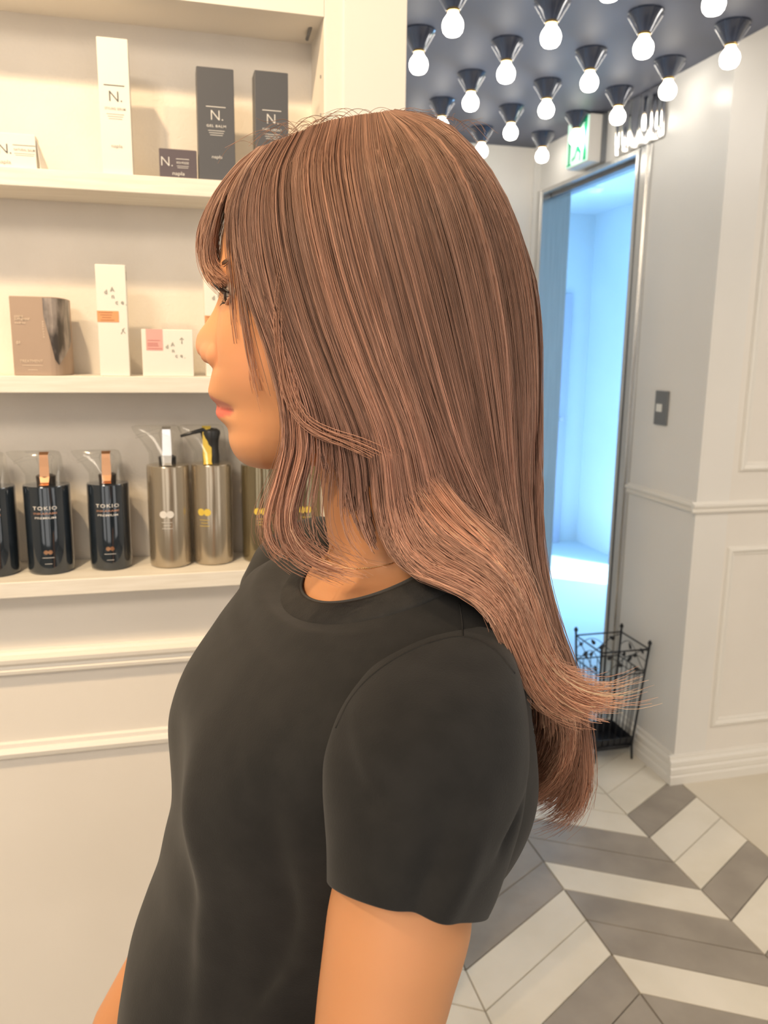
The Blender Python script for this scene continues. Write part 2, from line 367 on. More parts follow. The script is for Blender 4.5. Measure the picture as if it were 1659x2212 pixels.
# ------------------------------------------------------------------ unseen shop-front piers behind the viewer, added for striped reflections on the bottles
pier = mat('pier_paint', (.30, .28, .26), .6)
for i, (a, b_) in enumerate(((-3.1, -2.3), (-1.35, -.95), (.25, .45), (1.55, 2.1), (3.5, 4.3))):
    struct(box('wall_street_%d' % (i+1), (a, -2.6, 0), (b_, -2.5, 2.62), pier))
struct(box('wall_street_sill', (-3.1, -2.62, 0), (4.3, -2.52, .35), pier))
struct(box('wall_side_left', (-3.1, -2.5, 0), (-3, 3.5, 2.62), M['wall']))
struct(box('wall_side_right', (4.2, -2.5, 0), (4.3, 2.3, 2.62), M['wall']))
# ------------------------------------------------------------------ cartons and bottles on the shelves
YF = SY+.006                          # front faces of the cartons
XR, ZU, YD = Vector((1, 0, 0)), Vector((0, 0, 1)), Vector((0, 1, 0))
def strokes(n, cx, z, w, m, par, dz=.0028, h=.0006, y=YF, jitter=.3):
    """lines of print too small to read"""
    bm = bmesh.new()
    for i in range(n):
        ww = w*(1-jitter*((i*37) % 5)/5)
        add_box(bm, (cx-ww/2, y-.0004, z-i*dz), (cx+ww/2, y+.0002, z-i*dz+h))
    return bmobj('small_print', bm, m, par)
def carton(name, x0, x1, z0, z1, depth, m, label, group, y=YF, cat='box'):
    e = empty(name, ((x0+x1)/2, y+depth/2, z0), label, cat, group)
    b = box('carton', (x0, y, z0), (x1, y+depth, z1), m, e, .0008, 2)
    bm = bmesh.new(); add_box(bm, (x0+.001, y+.0012, z1-.0003), (x1-.001, y+depth-.001, z1+.0004)); bmobj('top_flap', bm, m, e)
    return e
Z1, Z2, Z3 = 1.6492, 1.3832, 1.0987
def napla(par, cx, z, w, m):          # the maker's signature under the print
    text('napla', 'signature', m, par, (cx, YF-.0006, z), XR, ZU, w*.30, width=w)
def tall_n(px0, px1, ptop, m, ink, title, label, ink2=None):
    a = S(px0, 372, YF).x; b = S(px1, 374, YF).x; t = S((px0+px1)/2, ptop, YF).z
    e = carton('styling_product_box', a, b, Z1, t, .034, m, label, 'tall cartons with the letter N on the upper shelf')
    cx = (a+b)/2; h = t-Z1; y = YF-.0005
    box('print_rule', (cx-.013, YF-.0006, Z1+h*.655), (cx+.013, YF+.0002, Z1+h*.655+.0009), ink, e)
    text('N.', 'lettering', ink, e, (cx+.001, y, Z1+h*.54), XR, ZU, .0135, bold=-.012)
    text(title, 'lettering', ink2 or ink, e, (cx, y, Z1+h*.478), XR, ZU, .0032, width=.026, spacing=1.15, bold=.01)
    strokes(3, cx, Z1+h*.445, .022, ink2 or ink, e)
    napla(e, cx, Z1+h*.20, .014, ink2 or ink)
    return e
tall_n(222, 288, 83, M['white'], M['ink'], 'STYLING SERUM', 'tall white carton with a black N standing alone on the upper shelf', M['greyink'])
tall_n(430, 509, 147, M['charcoal'], M['silver'], 'GEL BALM', 'tall charcoal carton with a silver N, right of the small plum carton')
tall_n(553, 624, 155, M['charcoal'], M['silver'], 'SHEA CREAM', 'tall charcoal carton with a silver N partly behind the hair')
# small N cartons
def small_n(xa, xb, ztop, m, ink, ink2, title, label, n_at, depth=.034, off=.42):
    e = carton('balm_box', xa, xb, Z1, ztop, depth, m, label, 'small cartons with the letter N on the upper shelf')
    h = ztop-Z1; w = xb-xa; y = YF-.0005
    text('N.', 'lettering', ink, e, (xa+w*n_at, y, Z1+h*.40), XR, ZU, .0125, bold=-.012)
    c = xa+w*(n_at+off); k_ = w/.06*.8
    box('print_rule', (c-.013*k_, YF-.0006, Z1+h*.66), (c+.013*k_, YF+.0002, Z1+h*.66+.0007), ink2, e)
    text(title, 'lettering', ink2, e, (c, y, Z1+h*.50), XR, ZU, .003, width=.024*k_, spacing=1.1, bold=.01)
    strokes(2, c, Z1+h*.42, .024*k_, ink2, e, .0022, .0005)
    napla(e, xa+w*.5, Z1+h*.10, .016, ink2)
    return e
zt = S(60, 290, YF).z
wb_ = small_n(S(-62, 355, YF).x, S(80, 360, YF).x, zt, M['white'], M['ink'], M['greyink'], 'NATURAL BALM', 'low white carton with a black N at the left end of the upper shelf',   .52, .030, .30)
xr = S(80, 360, YF).x
fm = bmesh.new(); vs = [fm.verts.new(p) for p in ((xr, YF+.004, Z1+.036), (xr, YF+.026, Z1+.036), (xr+.012, YF+.028, Z1+.0005), (xr+.004, YF+.004, Z1+.0005))]
fm.faces.new(vs); o = bmobj('open_side_flap', fm, M['white'], wb_); s_ = o.modifiers.new('s', 'SOLIDIFY'); s_.thickness = .0006
zt = S(385, 323, YF).z
small_n(S(345, 378, YF).x, S(426, 380, YF).x, zt, M['plum'], M['silver'], M['silver'], 'RICH MOUSSE', 'low dark plum carton with a silver N beside the tall charcoal carton', .20, .045)

# middle shelf ------------------------------------------------
# taupe gift carton with rounded right side
a = S(31, 808, YF).x; b = S(112, 808, YF).x; c = S(144, 808, YF).x; zt = S(60, 640, YF).z
e = empty('treatment_box', ((a+c)/2, YF+.025, Z2), 'taupe carton with a dark mineral picture wrapped round its right side', 'box')
r_ = c-b+.004
out = [(a, YF), (b, YF)]+[(b+r_*math.sin(t)*.9, YF+.055-.055*math.cos(t)) for t in np.linspace(.25, PI/2, 7)]+[(c+.002, YF+.075), (a, YF+.075)]
v = [(x, y, Z2) for x, y in out]+[(x, y, zt-.0) for x, y in out]; n = len(out)
f = [tuple(range(n))[::-1], tuple(range(n, 2*n))]+[(i, (i+1) % n, n+(i+1) % n, n+i) for i in range(n)]
bm = bmesh.new(); bm.from_mesh(mesh('t', v, f)); bmesh.ops.bevel(bm, geom=bm.edges[:], offset=.0007, segments=1, affect='EDGES')
bmobj('carton', bm, M['tan'], e)
# printed picture: strip lying on the curved side, with a pointed lower end
stone = noise_mat('mineral_print', (.06, .05, .045), (.42, .36, .32), 45, .3, 0, detail=8, stretch=(1, 1, .45), lo=.40, hi=.62)
path = [(b-.006, YF)]+[(b, YF)]+[(b+r_*math.sin(t)*.9, YF+.055-.055*math.cos(t)) for t in np.linspace(.25, PI/2, 7)]
H = zt-Z2; m_ = len(path); v = []; 
for i, (x, y) in enumerate(path):
    nx, ny = (0, -1) if i < 2 else ((x-b)/r_*1.0, -(.055-(y-YF))/.055)
    l = math.hypot(nx, ny) or 1; q = (x+nx/l*.0007, y+ny/l*.0007)
    u = i/(m_-1); zb = Z2+H*(.10+.34*max(0, (u-.30)/.7)) if u > .30 else Z2+H*(.10+(.30-u)*2.2)
    v += [(q[0], q[1], zb), (q[0], q[1], zt-.0015)]
f = [(2*i, 2*i+2, 2*i+3, 2*i+1) for i in range(m_-1)]
link('mineral_picture', mesh('pic', v, f), stone, e)
for tx, zz, hh, w_ in (('COSME', .735, .0024, .011), ('SUPPLEMENT', .70, .003, .019), ('TREATMENT', .655, .002, .014)):
    text(tx, 'lettering', M['paleink'], e, (a+.005, YF-.0008, Z2+H*zz), XR, ZU, hh, 'LEFT', width=w_, bold=.012)
text('01', 'lettering', M['paleink'], e, (a+.0055, YF-.0008, Z2+H*.40), XR, ZU, .004, 'LEFT', bold=.02)
text('SYSTEM', 'lettering', M['paleink'], e, (b-.006, YF-.0008, Z2+H*.48), ZU, -XR, .002, 'LEFT', width=.022)
text('TREATMENT', 'lettering', M['paleink'], e, ((a+b)/2-.001, YF-.0008, Z2+H*.165), XR, ZU, .004, width=.029)
strokes(1, (a+b)/2, Z2+H*.125, .026, M['paleink'], e); strokes(1, (a+b)/2, Z2+H*.07, .012, M['paleink'], e)

def dance(par, x, z, s, m):
    for ch, dx, dz in (('d', 0, 0), ('A', .0085, .0035), ('n', .009, -.0055), ('c', .0135, -.0135), ('e', .021, -.0132), ('.', .026, -.0145)):
        text(ch, 'lettering', m, par, (x+dx*s, YF-.0006, z+dz*s), XR, ZU, .0058*s, bold=.025)
def dance_tall(px0, px1, ptop, label):
    a = S(px0, 808, YF).x; b = S(px1, 808, YF).x; zt = S(px0, ptop, YF).z; H = zt-Z2
    e = carton('hair_cream_box', a, b, Z2, zt, .032, M['white'], label, 'tall white cartons with scattered letters')
    dance(e, a+.0125, Z2+H*.742, 1.0, M['greyink'])
    box('sticker', (a-.0003, YF-.0005, Z2+H*.49), (a+.028, YF+.0004, Z2+H*.59), M['orange'], e)
    bm = bmesh.new()
    for i, (w0, w1) in enumerate(((.002, .020), (.004, .019), (.006, .018), (.004, .022))): add_box(bm, (a+w0, YF-.0008, Z2+H*.573-i*.0034), (a+w1, YF, Z2+H*.573-i*.0034+.0009))
    bmobj('sticker_print', bm, M['orange_d'], e)
    fig = [[(0, 0), (.0022, .004), (.003, .0065), (.005, .008)], [(.003, .0062), (.0036, .003), (.0055, .0008)], [(.0012, .0055), (.003, .0062)]]
    multi('stick_figure', [tube_geo([(a+.030+x, YF-.0004, Z2+H*.385+z) for x, z in p], .0004, 5) for p in fig], M['greyink'], e)
    box('side_print', (b-.0002, YF+.010, Z2+H*.87), (b+.0004, YF+.0125, Z2+H*.95), M['greyink'], e)
    return e
dance_tall(217, 290-9, 571, 'tall white carton with scattered letters and an orange sticker, in full view')
dance_tall(446, 512, 588, 'tall white carton with scattered letters half hidden behind the face')
a = S(309, 811, YF).x; b = S(419, 811, YF).x; zt = S(360, 712, YF).z; H = zt-Z2
e = carton('hair_balm_box', a, b, Z2, zt, .05, M['white'], 'low white carton with a pink sticker and scattered letters', None)
box('sticker', (a+.006, YF-.0005, Z2+H*.555), (a+.0285, YF+.0006, zt+.0003), M['pink'], e)
bm = bmesh.new()
for w0, w1, z in ((.008, .025, .76), (.008, .022, .70), (.008, .022, .67), (.008, .023, .64), (.008, .0275, .585)): add_box(bm, (a+w0, YF-.0008, Z2+H*z), (a+w1, YF, Z2+H*z+.0009))
bmobj('sticker_print', bm, M['pink_d'], e)
dance(e, a+.034, Z2+H*.60, .92, M['greyink'])
multi('arrow', [tube_geo([(a+.0545, YF-.0003, Z2+H*.70), (a+.0545, YF-.0003, Z2+H*.83)], .0006, 5), tube_geo([(a+.052, YF-.0003, Z2+H*.79), (a+.0545, YF-.0003, Z2+H*.835), (a+.057, YF-.0003, Z2+H*.79)], .0005, 5)], M['greyink'], e)

# lower shelf: pump bottles ------------------------------------
def bottle_mat(name, c, rough, metal, coat=0):
    return mat(name, c, rough, metal, .6, Coat_Weight=coat)
navyb = bottle_mat('dark_teal_bottle', (.022, .032, .045), .09, .35, 1)
bronze = bottle_mat('bronze_bottle', (.43, .37, .285), .22, .7, .4)
olive = bottle_mat('dark_bronze_bottle', (.24, .20, .12), .18, .7, .6)
copper = mat('copper_foil', (.58, .31, .17), .28, .9); gold = mat('yellow_tape', (.80, .60, .10), .35, .1); foil = mat('silver_foil', (.85, .85, .86), .2, .9)
pump_dk = mat('black_pump', (.03, .032, .035), .25)
clear = mat('clear_plastic', (1, 1, 1), .04, 0, .5, Transmission_Weight=1.0, IOR=1.12, Alpha=.30)
def arc_text(s, par, c, r, z, height, width, m, theta0=-PI/2, bold=.0, spacing=1.0):
    """lettering wrapped round the front of a bottle"""
    o = text(s, 'lettering', m, par, (0, 0, 0), XR, ZU, height, width=width, bold=bold, spacing=spacing, depth=0)
    for v in o.data.vertices:
        t = theta0+v.co.x/r; zz = v.co.z
        v.co = Vector((c[0]+(r+.0003)*math.cos(t), c[1]+(r+.0003)*math.sin(t), z+zz))
    return o
def arc_patch(name, par, c, r, pts, m, theta0=-PI/2, z=0):
    if name == 'small_print':
        w_, h_ = pts[1][0], pts[2][1]; q_ = np.linspace(-w_, w_, 12); pts = [(a, 0) for a in q_]+[(a, h_) for a in q_[::-1]]
    n = len(pts); v = []
    for k in (.0005, .0001):
        for a_, b_ in pts: t = theta0+a_/r; v.append((c[0]+(r+k)*math.cos(t), c[1]+(r+k)*math.sin(t), z+b_))
    top_ = [(i, i+1, n-2-i, n-1-i) for i in range(n//2-1)] if name == 'small_print' else [tuple(range(n))]
    return link(name, mesh(name, v, top_+[(i, n+i, n+(i+1) % n, (i+1) % n) for i in range(n)]), m, par)
def circle(cx, cz, r, n=18): return [(cx+r*math.cos(2*PI*k/n), cz+r*math.sin(2*PI*k/n)) for k in range(n)]
def rings_logo(par, c, r, z, rad, m, th):
    arc_patch('round_mark', par, c, r, circle(-rad*.93, 0, rad), m, th, z)
    arc_patch('round_mark', par, c, r, circle(rad*.93, 0, rad), m, th, z)
def pump_bottle(cx, cy, r, h, bm_, kind, label, group, th=-PI/2-.12):
    c = (cx, cy, Z3); e = empty('pump_bottle', c, label, 'bottle', group)
    body = [(r*.90, 0), (r*.98, .0025), (r, .007), (r, h*.985), (r*.975, h), (r*.55, h+.001)]
    lathe_obj('body', body, c, bm_, e, 56)
    top = {'navy': copper, 'silver': pump_dk, 'gold': pump_dk, 'olive': pump_dk}[kind]
    col = pump_dk if kind != 'navy' else mat_collar
    lathe_obj('collar', [(r*.40, h), (r*.42, h+.012), (r*.30, h+.014)], c, col, e, 28)
    fat = 1.6 if kind in ('gold', 'olive') else 1.15
    ph = .040 if kind == 'navy' else .050
    lathe_obj('pump_head', [(r*.26*fat, h+.012), (r*.24*fat, h+ph*.45), (r*.25*fat, h+ph*.7), (r*.31*fat, h+ph*.92), (r*.29*fat, h+ph), (r*.20*fat, h+ph+.003)], c, clear if kind in ('navy', 'silver') else pump_dk, e, 20)
    # nozzle reaching to the left, drooping a little
    pts = [(cx+.004, cy-.004, Z3+h+ph), (cx-.012, cy-.007, Z3+h+ph+.001), (cx-.026, cy-.010, Z3+h+ph-.002), (cx-.040 if kind == 'navy' else cx-.044, cy-.013, Z3+h+ph-.007)]
    multi('nozzle', [tube_geo(pts, [.0042, .0036, .0028, .0020], 10)], clear if kind in ('navy', 'silver') else pump_dk, e)
    # sealing strip over the pump
    tp = {'navy': copper, 'silver': foil, 'gold': gold, 'olive': gold}[kind]; wv = .0062
    sx = cx-(0 if kind in ('navy', 'silver') else .006)
    prof = [(cy+.008, h+ph+.0045), (cy-.003, h+ph+.0065), (cy-.009, h+ph+.003), (cy-.0105, h+ph*.66), (cy-.0125, h+ph*.3), (cy-.016, h+.004), (cy-r*.8, h+.0015)]
    v = [(sx+s_*wv*(1+.08*math.sin(i*2.2)), y_, Z3+z_) for i, (y_, z_) in enumerate(prof) for s_ in (-1, 1)]
    o = link('seal_strip', mesh('strip', v, [(2*i, 2*i+1, 2*i+3, 2*i+2) for i in range(len(prof)-1)]), tp, e); o.modifiers.new('s', 'SOLIDIFY').thickness = .0004
    # clear hood over the pump: hollow, flattened cone leaning to the nozzle
    rg = []
    for k, (t, lx, rx, ry) in enumerate(((0, -.0, r*.86, r*.80), (.3, -.001, r*.82, r*.62), (.6, -.006, r*.95, r*.40), (.85, -.012, r*1.10, r*.24), (1.0, -.015, r*1.12, r*.12), (1.04, -.015, r*.9, r*.05))):
        rg.append([(cx+lx+rx*math.cos(2*PI*j/28), cy-.002+ry*math.sin(2*PI*j/28), Z3+h+.001+(ph+.006)*t) for j in range(28)])
    v, f = loft(rg, False); f.append(tuple(range(len(v)-28, len(v)))); o = link('clear_hood', mesh('hood', v, f), hoodm, e, True)
    front = YF
    if kind == 'navy':
        arc_text('TOKIO', e, c, r, Z3+h*.745, .0052, .033, M['silver'], th+.12, .01, 1.25)
        arc_text('INKARAMI', e, c, r, Z3+h*.695, .0028, .032, copper_print, th+.12, .01)
        arc_text('PREMIUM', e, c, r, Z3+h*.645, .0028, .029, M['silver'], th+.12, .01)
        rings_logo(e, c, r, Z3+h*.265, .0031, copper, th+.15)
        arc_patch('small_print', e, c, r, [(-.008, 0), (.008, 0), (.008, .0005), (-.008, .0005)], M['silver'], th+.14, Z3+h*.20)
        arc_patch('small_print', e, c, r, [(-.005, 0), (.005, 0), (.005, .0004), (-.005, .0004)], M['silver'], th+.14, Z3+h*.13)
    else:
        mk = M['silver'] if kind == 'silver' else gold
        t2 = th-(.35 if kind == 'gold' else 0); rings_logo(e, c, r, Z3+h*.54, .0054, mk, t2)
        for i, w_ in enumerate((.015, .011, .015)): arc_patch('small_print', e, c, r, [(-w_/2, 0), (w_/2, 0), (w_/2, .0006), (-w_/2, .0006)], mk, t2, Z3+h*(.46-.03*i))
    return e
mat_collar = mat('dark_collar', (.05, .04, .035), .3)
copper_print = mat('copper_print', (.60, .33, .22), .35, .3)
hoodm = mat('clear_hood', (.95, .95, .93), .05)
_n = hoodm.node_tree.nodes; _l = hoodm.node_tree.links
_t = _n.new('ShaderNodeBsdfTransparent'); _t.inputs[0].default_value = (.96, .96, .95, 1)
_g = _n.new('ShaderNodeBsdfGlossy'); _g.inputs['Roughness'].default_value = .08
_w = _n.new('ShaderNodeLayerWeight'); _w.inputs[0].default_value = .25
_m = _n.new('ShaderNodeMixShader'); _x = _n.new('ShaderNodeMath'); _x.operation = 'MINIMUM'; _x.inputs[1].default_value = .12; _l.new(_w.outputs['Fresnel'], _x.inputs[0]); _l.new(_x.outputs[0], _m.inputs[0]); _l.new(_t.outputs[0], _m.inputs[1]); _l.new(_g.outputs[0], _m.inputs[2])
_l.new(_m.outputs[0], _n['Material Output'].inputs[0])
nb = 'dark teal pump bottles on the lower shelf'; bb = 'bronze pump bottles on the lower shelf'
CYB = 1.248
def cxof(p0, p1, yy=1130): return (S(p0, yy, CYB).x+S(p1, yy, CYB).x)/2
r1 = (S(158, 1130, CYB).x-S(55, 1130, CYB).x)/2*.99
pump_bottle(cxof(-66, 37), CYB, r1, .128, navyb, 'navy', 'dark teal pump bottle cut by the left edge of the photo', nb)
pump_bottle(cxof(54, 157), CYB, r1, .1285, navyb, 'navy', 'dark teal pump bottle with copper strip, left one of the two in full view', nb)
pump_bottle(cxof(190, 283), CYB+.004, r1*.93, .128, navyb, 'navy', 'dark teal pump bottle with copper strip next to the bronze bottles', nb)
r2 = (S(412, 1100, CYB).x-S(318, 1100, CYB).x)/2*.97
pump_bottle(cxof(321, 412), CYB, r2, .153, bronze, 'silver', 'pale bronze pump bottle with a clear pump and silver strip', bb)
pump_bottle(cxof(414, 506), CYB+.004, r2*.98, .153, bronze, 'gold', 'pale bronze pump bottle with a black pump and yellow strip', bb)
pump_bottle(cxof(519, 611), CYB+.006, r2*.97, .150, olive, 'olive', 'darker bronze pump bottle with yellow marks below the chin', bb)
pump_bottle(cxof(613, 705), CYB+.008, r2*.97, .150, olive, 'olive', 'darker bronze pump bottle seen through the front locks of hair', bb)

# ------------------------------------------------------------------ umbrella stand
U = empty('umbrella_stand', (1.49, 2.45, 0), 'black wrought iron umbrella stand with leaf scrolls by the doorway', 'umbrella stand')
bc, tc_ = Vector((1.482, 2.455, 0)), Vector((1.480, 2.442, .44)); bh, th_ = .068, .092
def corner(sx, sy, z):
    t = z/.44; c = bc.lerp(tc_, t); h = bh+(th_-bh)*t
    return Vector((c.x+sx*h, c.y+sy*h, z))
CN = [(-1, -1), (1, -1), (1, 1), (-1, 1)]
for sx, sy in CN:
    foot = corner(sx, sy, .0)+Vector((sx*.006, sy*.006, 0))
    multi('post', [tube_geo([foot, corner(sx, sy, .05), corner(sx, sy, .44)], .0042, 8)], M['black'], U)
    lathe_obj('finial', [(.001, -.004), (.0065, 0), (.0075, .006), (.004, .013), (.001, .016)], tuple(corner(sx, sy, .442)), M['black'], U, 12)
for i in range(4):
    a, b = CN[i], CN[(i+1) % 4]
    for z, r in ((.425, .0028), (.335, .0024), (.055, .003)):
        multi('rail', [tube_geo([corner(*a, z), corner(*b, z)], r, 6)], M['black'], U)
    # pickets
    for k in range(1, 6):
        t = k/6
        multi('picket', [tube_geo([corner(*a, .055).lerp(corner(*b, .055), t), corner(*a, .335).lerp(corner(*b, .335), t)], .0016, 6)], M['black'], U)
    # vine scrolls with leaves between the two upper rails
    def F(t, z): return corner(*a, z).lerp(corner(*b, z), t)
    vine = [F(t, .38+.036*math.cos(t*PI*1.2)) for t in np.linspace(.0, 1, 16)]
    v2 = [F(t, .375-.034*math.cos(t*PI*1.5)) for t in np.linspace(.0, 1, 16)]
    multi('vine', [tube_geo(vine, .0016, 6), tube_geo(v2, .0013, 6)], M['black'], U)
    for t, z, ang in ((.2, .405, .5), (.42, .372, -.4), (.62, .395, .9), (.8, .352, -.7)):
        p = F(t, z); d = (Vector(F(1, z))-Vector(F(0, z))).normalized(); n_ = d.cross(ZU)
        pts = []
        for q in range(10):
            w_ = 2*PI*q/10; lx, lz = .0125*math.cos(w_), .0065*math.sin(w_)*(1-.4*math.cos(w_))
            pts.append(p+d*(lx*math.cos(ang)-lz*math.sin(ang))+ZU*(lx*math.sin(ang)+lz*math.cos(ang)))
        o = link('leaf', mesh('leaf', pts, [tuple(range(10))]), M['black'], U); o.modifiers.new('s', 'SOLIDIFY').thickness = .0025
# drip tray
bm = bmesh.new()
def sq(z, k): return [corner(sx*k, sy*k, z) for sx, sy in CN]
v, f = loft([sq(.040, .80), sq(.040, .94), sq(.085, 1.0), sq(.085, .95), sq(.046, .88)], False)
f += [(3, 2, 1, 0), (16, 17, 18, 19)]
bm.from_mesh(mesh('t', v, f)); bmobj('drip_tray', bm, M['black'], U)
# ------------------------------------------------------------------ the woman
WM = .55                                                   # distance of her middle plane
c0 = rwz(K(800, 2212, WM)); 
PR = empty('person', tuple(P3(0.0, .53, 0)), 'woman in side view with long straight rose-brown hair, black T-shirt, standing before the shelves', 'person')
skin = mat('skin', (.80, .44, .25), .48, 0, .35, Subsurface_Weight=.12, Subsurface_Scale=.01)
skin.node_tree.nodes['Principled BSDF'].inputs['Subsurface Radius'].default_value = (1, .35, .15)
nt = skin.node_tree; at = nt.nodes.new('ShaderNodeVertexColor'); at.layer_name = 'tint'
nt.links.new(at.outputs[0], nt.nodes['Principled BSDF'].inputs['Base Color'])
NT = 96
TH = [2*PI*k/NT for k in range(NT)]
def sgp(x, e): return math.copysign(abs(x)**e, x)
def interp(tab, t):
    """piecewise monotone-ish (Catmull-Rom) interpolation of rows keyed by column 0"""
    ks = [r[0] for r in tab]
    if t <= ks[0]: return tab[0][1:]
    if t >= ks[-1]: return tab[-1][1:]
    i = max(j for j in range(len(ks)) if ks[j] <= t)
    a, b = tab[i], tab[i+1]; p = tab[max(i-1, 0)]; q = tab[min(i+2, len(tab)-1)]
    u = (t-a[0])/(b[0]-a[0]); h = b[0]-a[0]; out = []
    for k in range(1, len(a)):
        ma = (b[k]-p[k])/(b[0]-p[0])*h if b[0] != p[0] else 0; mb = (q[k]-a[k])/(q[0]-a[0])*h if q[0] != a[0] else 0
        out.append((2*u**3-3*u**2+1)*a[k]+(u**3-2*u*u+u)*ma+(-2*u**3+3*u*u)*b[k]+(u**3-u*u)*mb)
    return out
# profile of the face (y, x) and the head without nose and lips (y, front x, back x, half width)
PROF = [(480, 492), (520, 480), (560, 476), (600, 477), (632, 475), (653, 469), (675, 459), (697, 445), (716, 431), (732, 424), (748, 423), (762, 429), (777, 442), (786, 456), (795, 462), (811, 459),
        (830, 454), (843, 451), (854, 453), (865, 461), (873, 470), (881, 468), (895, 468), (904, 474), (914, 487), (925, 495), (941, 496), (957, 499), (976, 508), (990, 519), (1002, 536), (1008, 556)]
HEAD = [(290, 790, 870, .010), (298, 730, 930, .022), (316, 660, 985, .036), (350, 590, 1030, .047), (400, 532, 1068, .056), (450, 502, 1088, .062), (520, 484, 1098, .066), (600, 480, 1100, .068), (653, 481, 1095, .068), (700, 479, 1095, .069),
        (750, 476, 1070, .0665), (790, 470, 1035, .064), (830, 464, 990, .061), (865, 468, 930, .0575), (895, 475, 880, .054), (925, 485, 830, .049), (957, 496, 780, .043), (985, 514, 720, .034), (1002, 540, 665, .022), (1010, 570, 630, .010)]
def pz(x, y, w=WM): return rwz(K(x, y, w))
rings = []
ys = list(np.linspace(290, 330, 12))+list(np.linspace(340, 600, 22))+list(np.linspace(606, 1010, 96))
THH = [PI*(abs(t)**1.55)*(1 if t >= 0 else -1) for t in np.linspace(-1, 1, 161)[:-1]]      # denser at the face
for y in ys:
    f, b, hw = interp(HEAD, y); rf, _, z = pz(f, y); rb, _, _ = pz(b, y)
    rc = rf+(rb-rf)*.46; prof = interp(PROF, y)[0] if 480 < y < 1008 else None
    dn = rf-pz(prof, y)[0] if prof is not None else 0
    if y < 640 and dn < 0: dn *= .5
    ring = []
    for t in THH:
        c, s = math.cos(t), math.sin(t)
        S_ = hw*sgp(s, .92); R_ = rc-(rc-rf)*sgp(c, .92) if c > 0 else rc+(rb-rc)*abs(c)**.95
        if c > 0 and dn:
            if y < 800:       # nose
                sg = .0065+.0060*min(1, max(0, (y-640)/100)); e = math.exp(-abs(S_/sg)**2.3)
            elif y < 910:     # lips
                sg = .026; e = math.exp(-abs(S_/sg)**2.8)
            else: e = math.exp(-abs(S_/.026)**2.4)
            R_ -= dn*e
        if c > 0:
            # wings of the nose, eye socket, cheek
            zz = y
            R_ += .0034*math.exp(-((abs(S_)-.0205)/.0030)**2-((zz-766)/22)**2)
            R_ += .0050*math.exp(-((abs(S_)-.024)/.011)**2-((zz-628)/26)**2)
            R_ -= .0030*math.exp(-((abs(S_)-.026)/.015)**2-((zz-590)/16)**2)
            R_ -= .0035*math.exp(-((abs(S_)-.035)/.016)**2-((zz-735)/50)**2)
            R_ += .0042*math.exp(-((abs(S_)-.0)/.028)**4-((zz-872.5)/3.2)**2)*(1 if 860 < zz < 885 else 0)
            R_ += 16*S_*S_/(1+(S_/.03)**2)*math.exp(-((zz-880)/62)**2)
            R_ += .0018*math.exp(-((abs(S_)-.026)/.006)**2-((zz-882)/12)**2)
        ring.append(P3(R_, WM-S_, z))
    rings.append(ring)
head_g = loft(rings)
def ball(x, y, s, ar, as_, az, sk=0):
    c = pz(x, y); rg = []
    for a in np.linspace(.05, PI-.05, 16):
        z_ = -az*math.cos(a); rg.append([P3(c[0]+ar*math.sin(a)*math.cos(b)+sk*z_, WM-s-as_*math.sin(a)*math.sin(b), c[2]+z_) for b in np.linspace(0, 2*PI, 25)[:-1]])
    return loft(rg)
nose_g = [ball(480, 764, s_*.0128, .0078, .0066, .0090, .2) for s_ in (1, -1)]+[ball(466, 758, s_*.0072, .0088, .0070, .0088, .2) for s_ in (1, -1)]+[ball(448, 748, 0, .0078, .0088, .0084)]
# torso: y, left edge, right edge, half breadth, centre distance
PHI = math.radians(20)
TORSO = [(1330, 500, 1075, .150, .545), (1370, 470, 1085, .158, .54), (1400, 448, 1092, .157, .535), (1480, 400, 1108, .148, .53), (1560, 386, 1124, .142, .53), (1650, 384, 1128, .138, .53), (1730, 382, 1100, .132, .53), (1800, 366, 1045, .125, .53),
         (1880, 348, 990, .118, .53), (1960, 318, 955, .118, .53), (2040, 290, 955, .118, .53), (2110, 276, 940, .120, .53), (2170, 270, 940, .124, .53), (2260, 262, 965, .132, .53), (2400, 272, 1020, .145, .53)]
def torso_row(y, shrink=0.):
    L, R, b, wc = interp(TORSO, y); rl, _, z = pz(L, y, wc); rr, _, z2 = pz(R, y, wc)
    h = (rr-rl)/2; a = math.sqrt(max(.03**2, h*h-(b*math.sin(PHI))**2))/math.cos(PHI)
    return (rl+rr)/2, wc, (z+z2)/2, a-shrink, b-shrink
def torso_ring(c, w, z, a, b, phi=PHI, n=2.25, ztilt=(0, 0), mod=None, NTH=TH):
    out = []
    for t in NTH:
        f = a*sgp(math.cos(t), 2/n); s = b*sgp(math.sin(t), 2/n)
        zz = z+ztilt[0]*math.cos(t)+ztilt[1]*math.sin(t)
        if mod: df, dz = mod(t, zz); f += df; zz += dz
        out.append(P3(c-f*math.cos(phi)+s*math.sin(phi), w-f*math.sin(phi)-s*math.cos(phi), zz))
    return out
NECK = [(850, 740, 925, .036), (930, 720, 950, .042), (1000, 690, 962, .044), (1060, 696, 968, .045), (1113, 702, 978, .046), (1153, 708, 990, .048), (1186, 711, 1004, .053), (1210, 700, 1022, .062), (1235, 678, 1045, .078)]
rings = []
for y in np.linspace(850, 1235, 30):
    f, b, hw = interp(NECK, y); rf, _, z = pz(f, y); rb = pz(b, y)[0]
    rings.append(torso_ring((rf+rb)/2, WM, z, (rb-rf)/2, hw, PHI*max(0, (y-1150)/110) if y < 1235 else PHI*.8, 2.1))
z_last = rwz(rings[-1][0])[2]
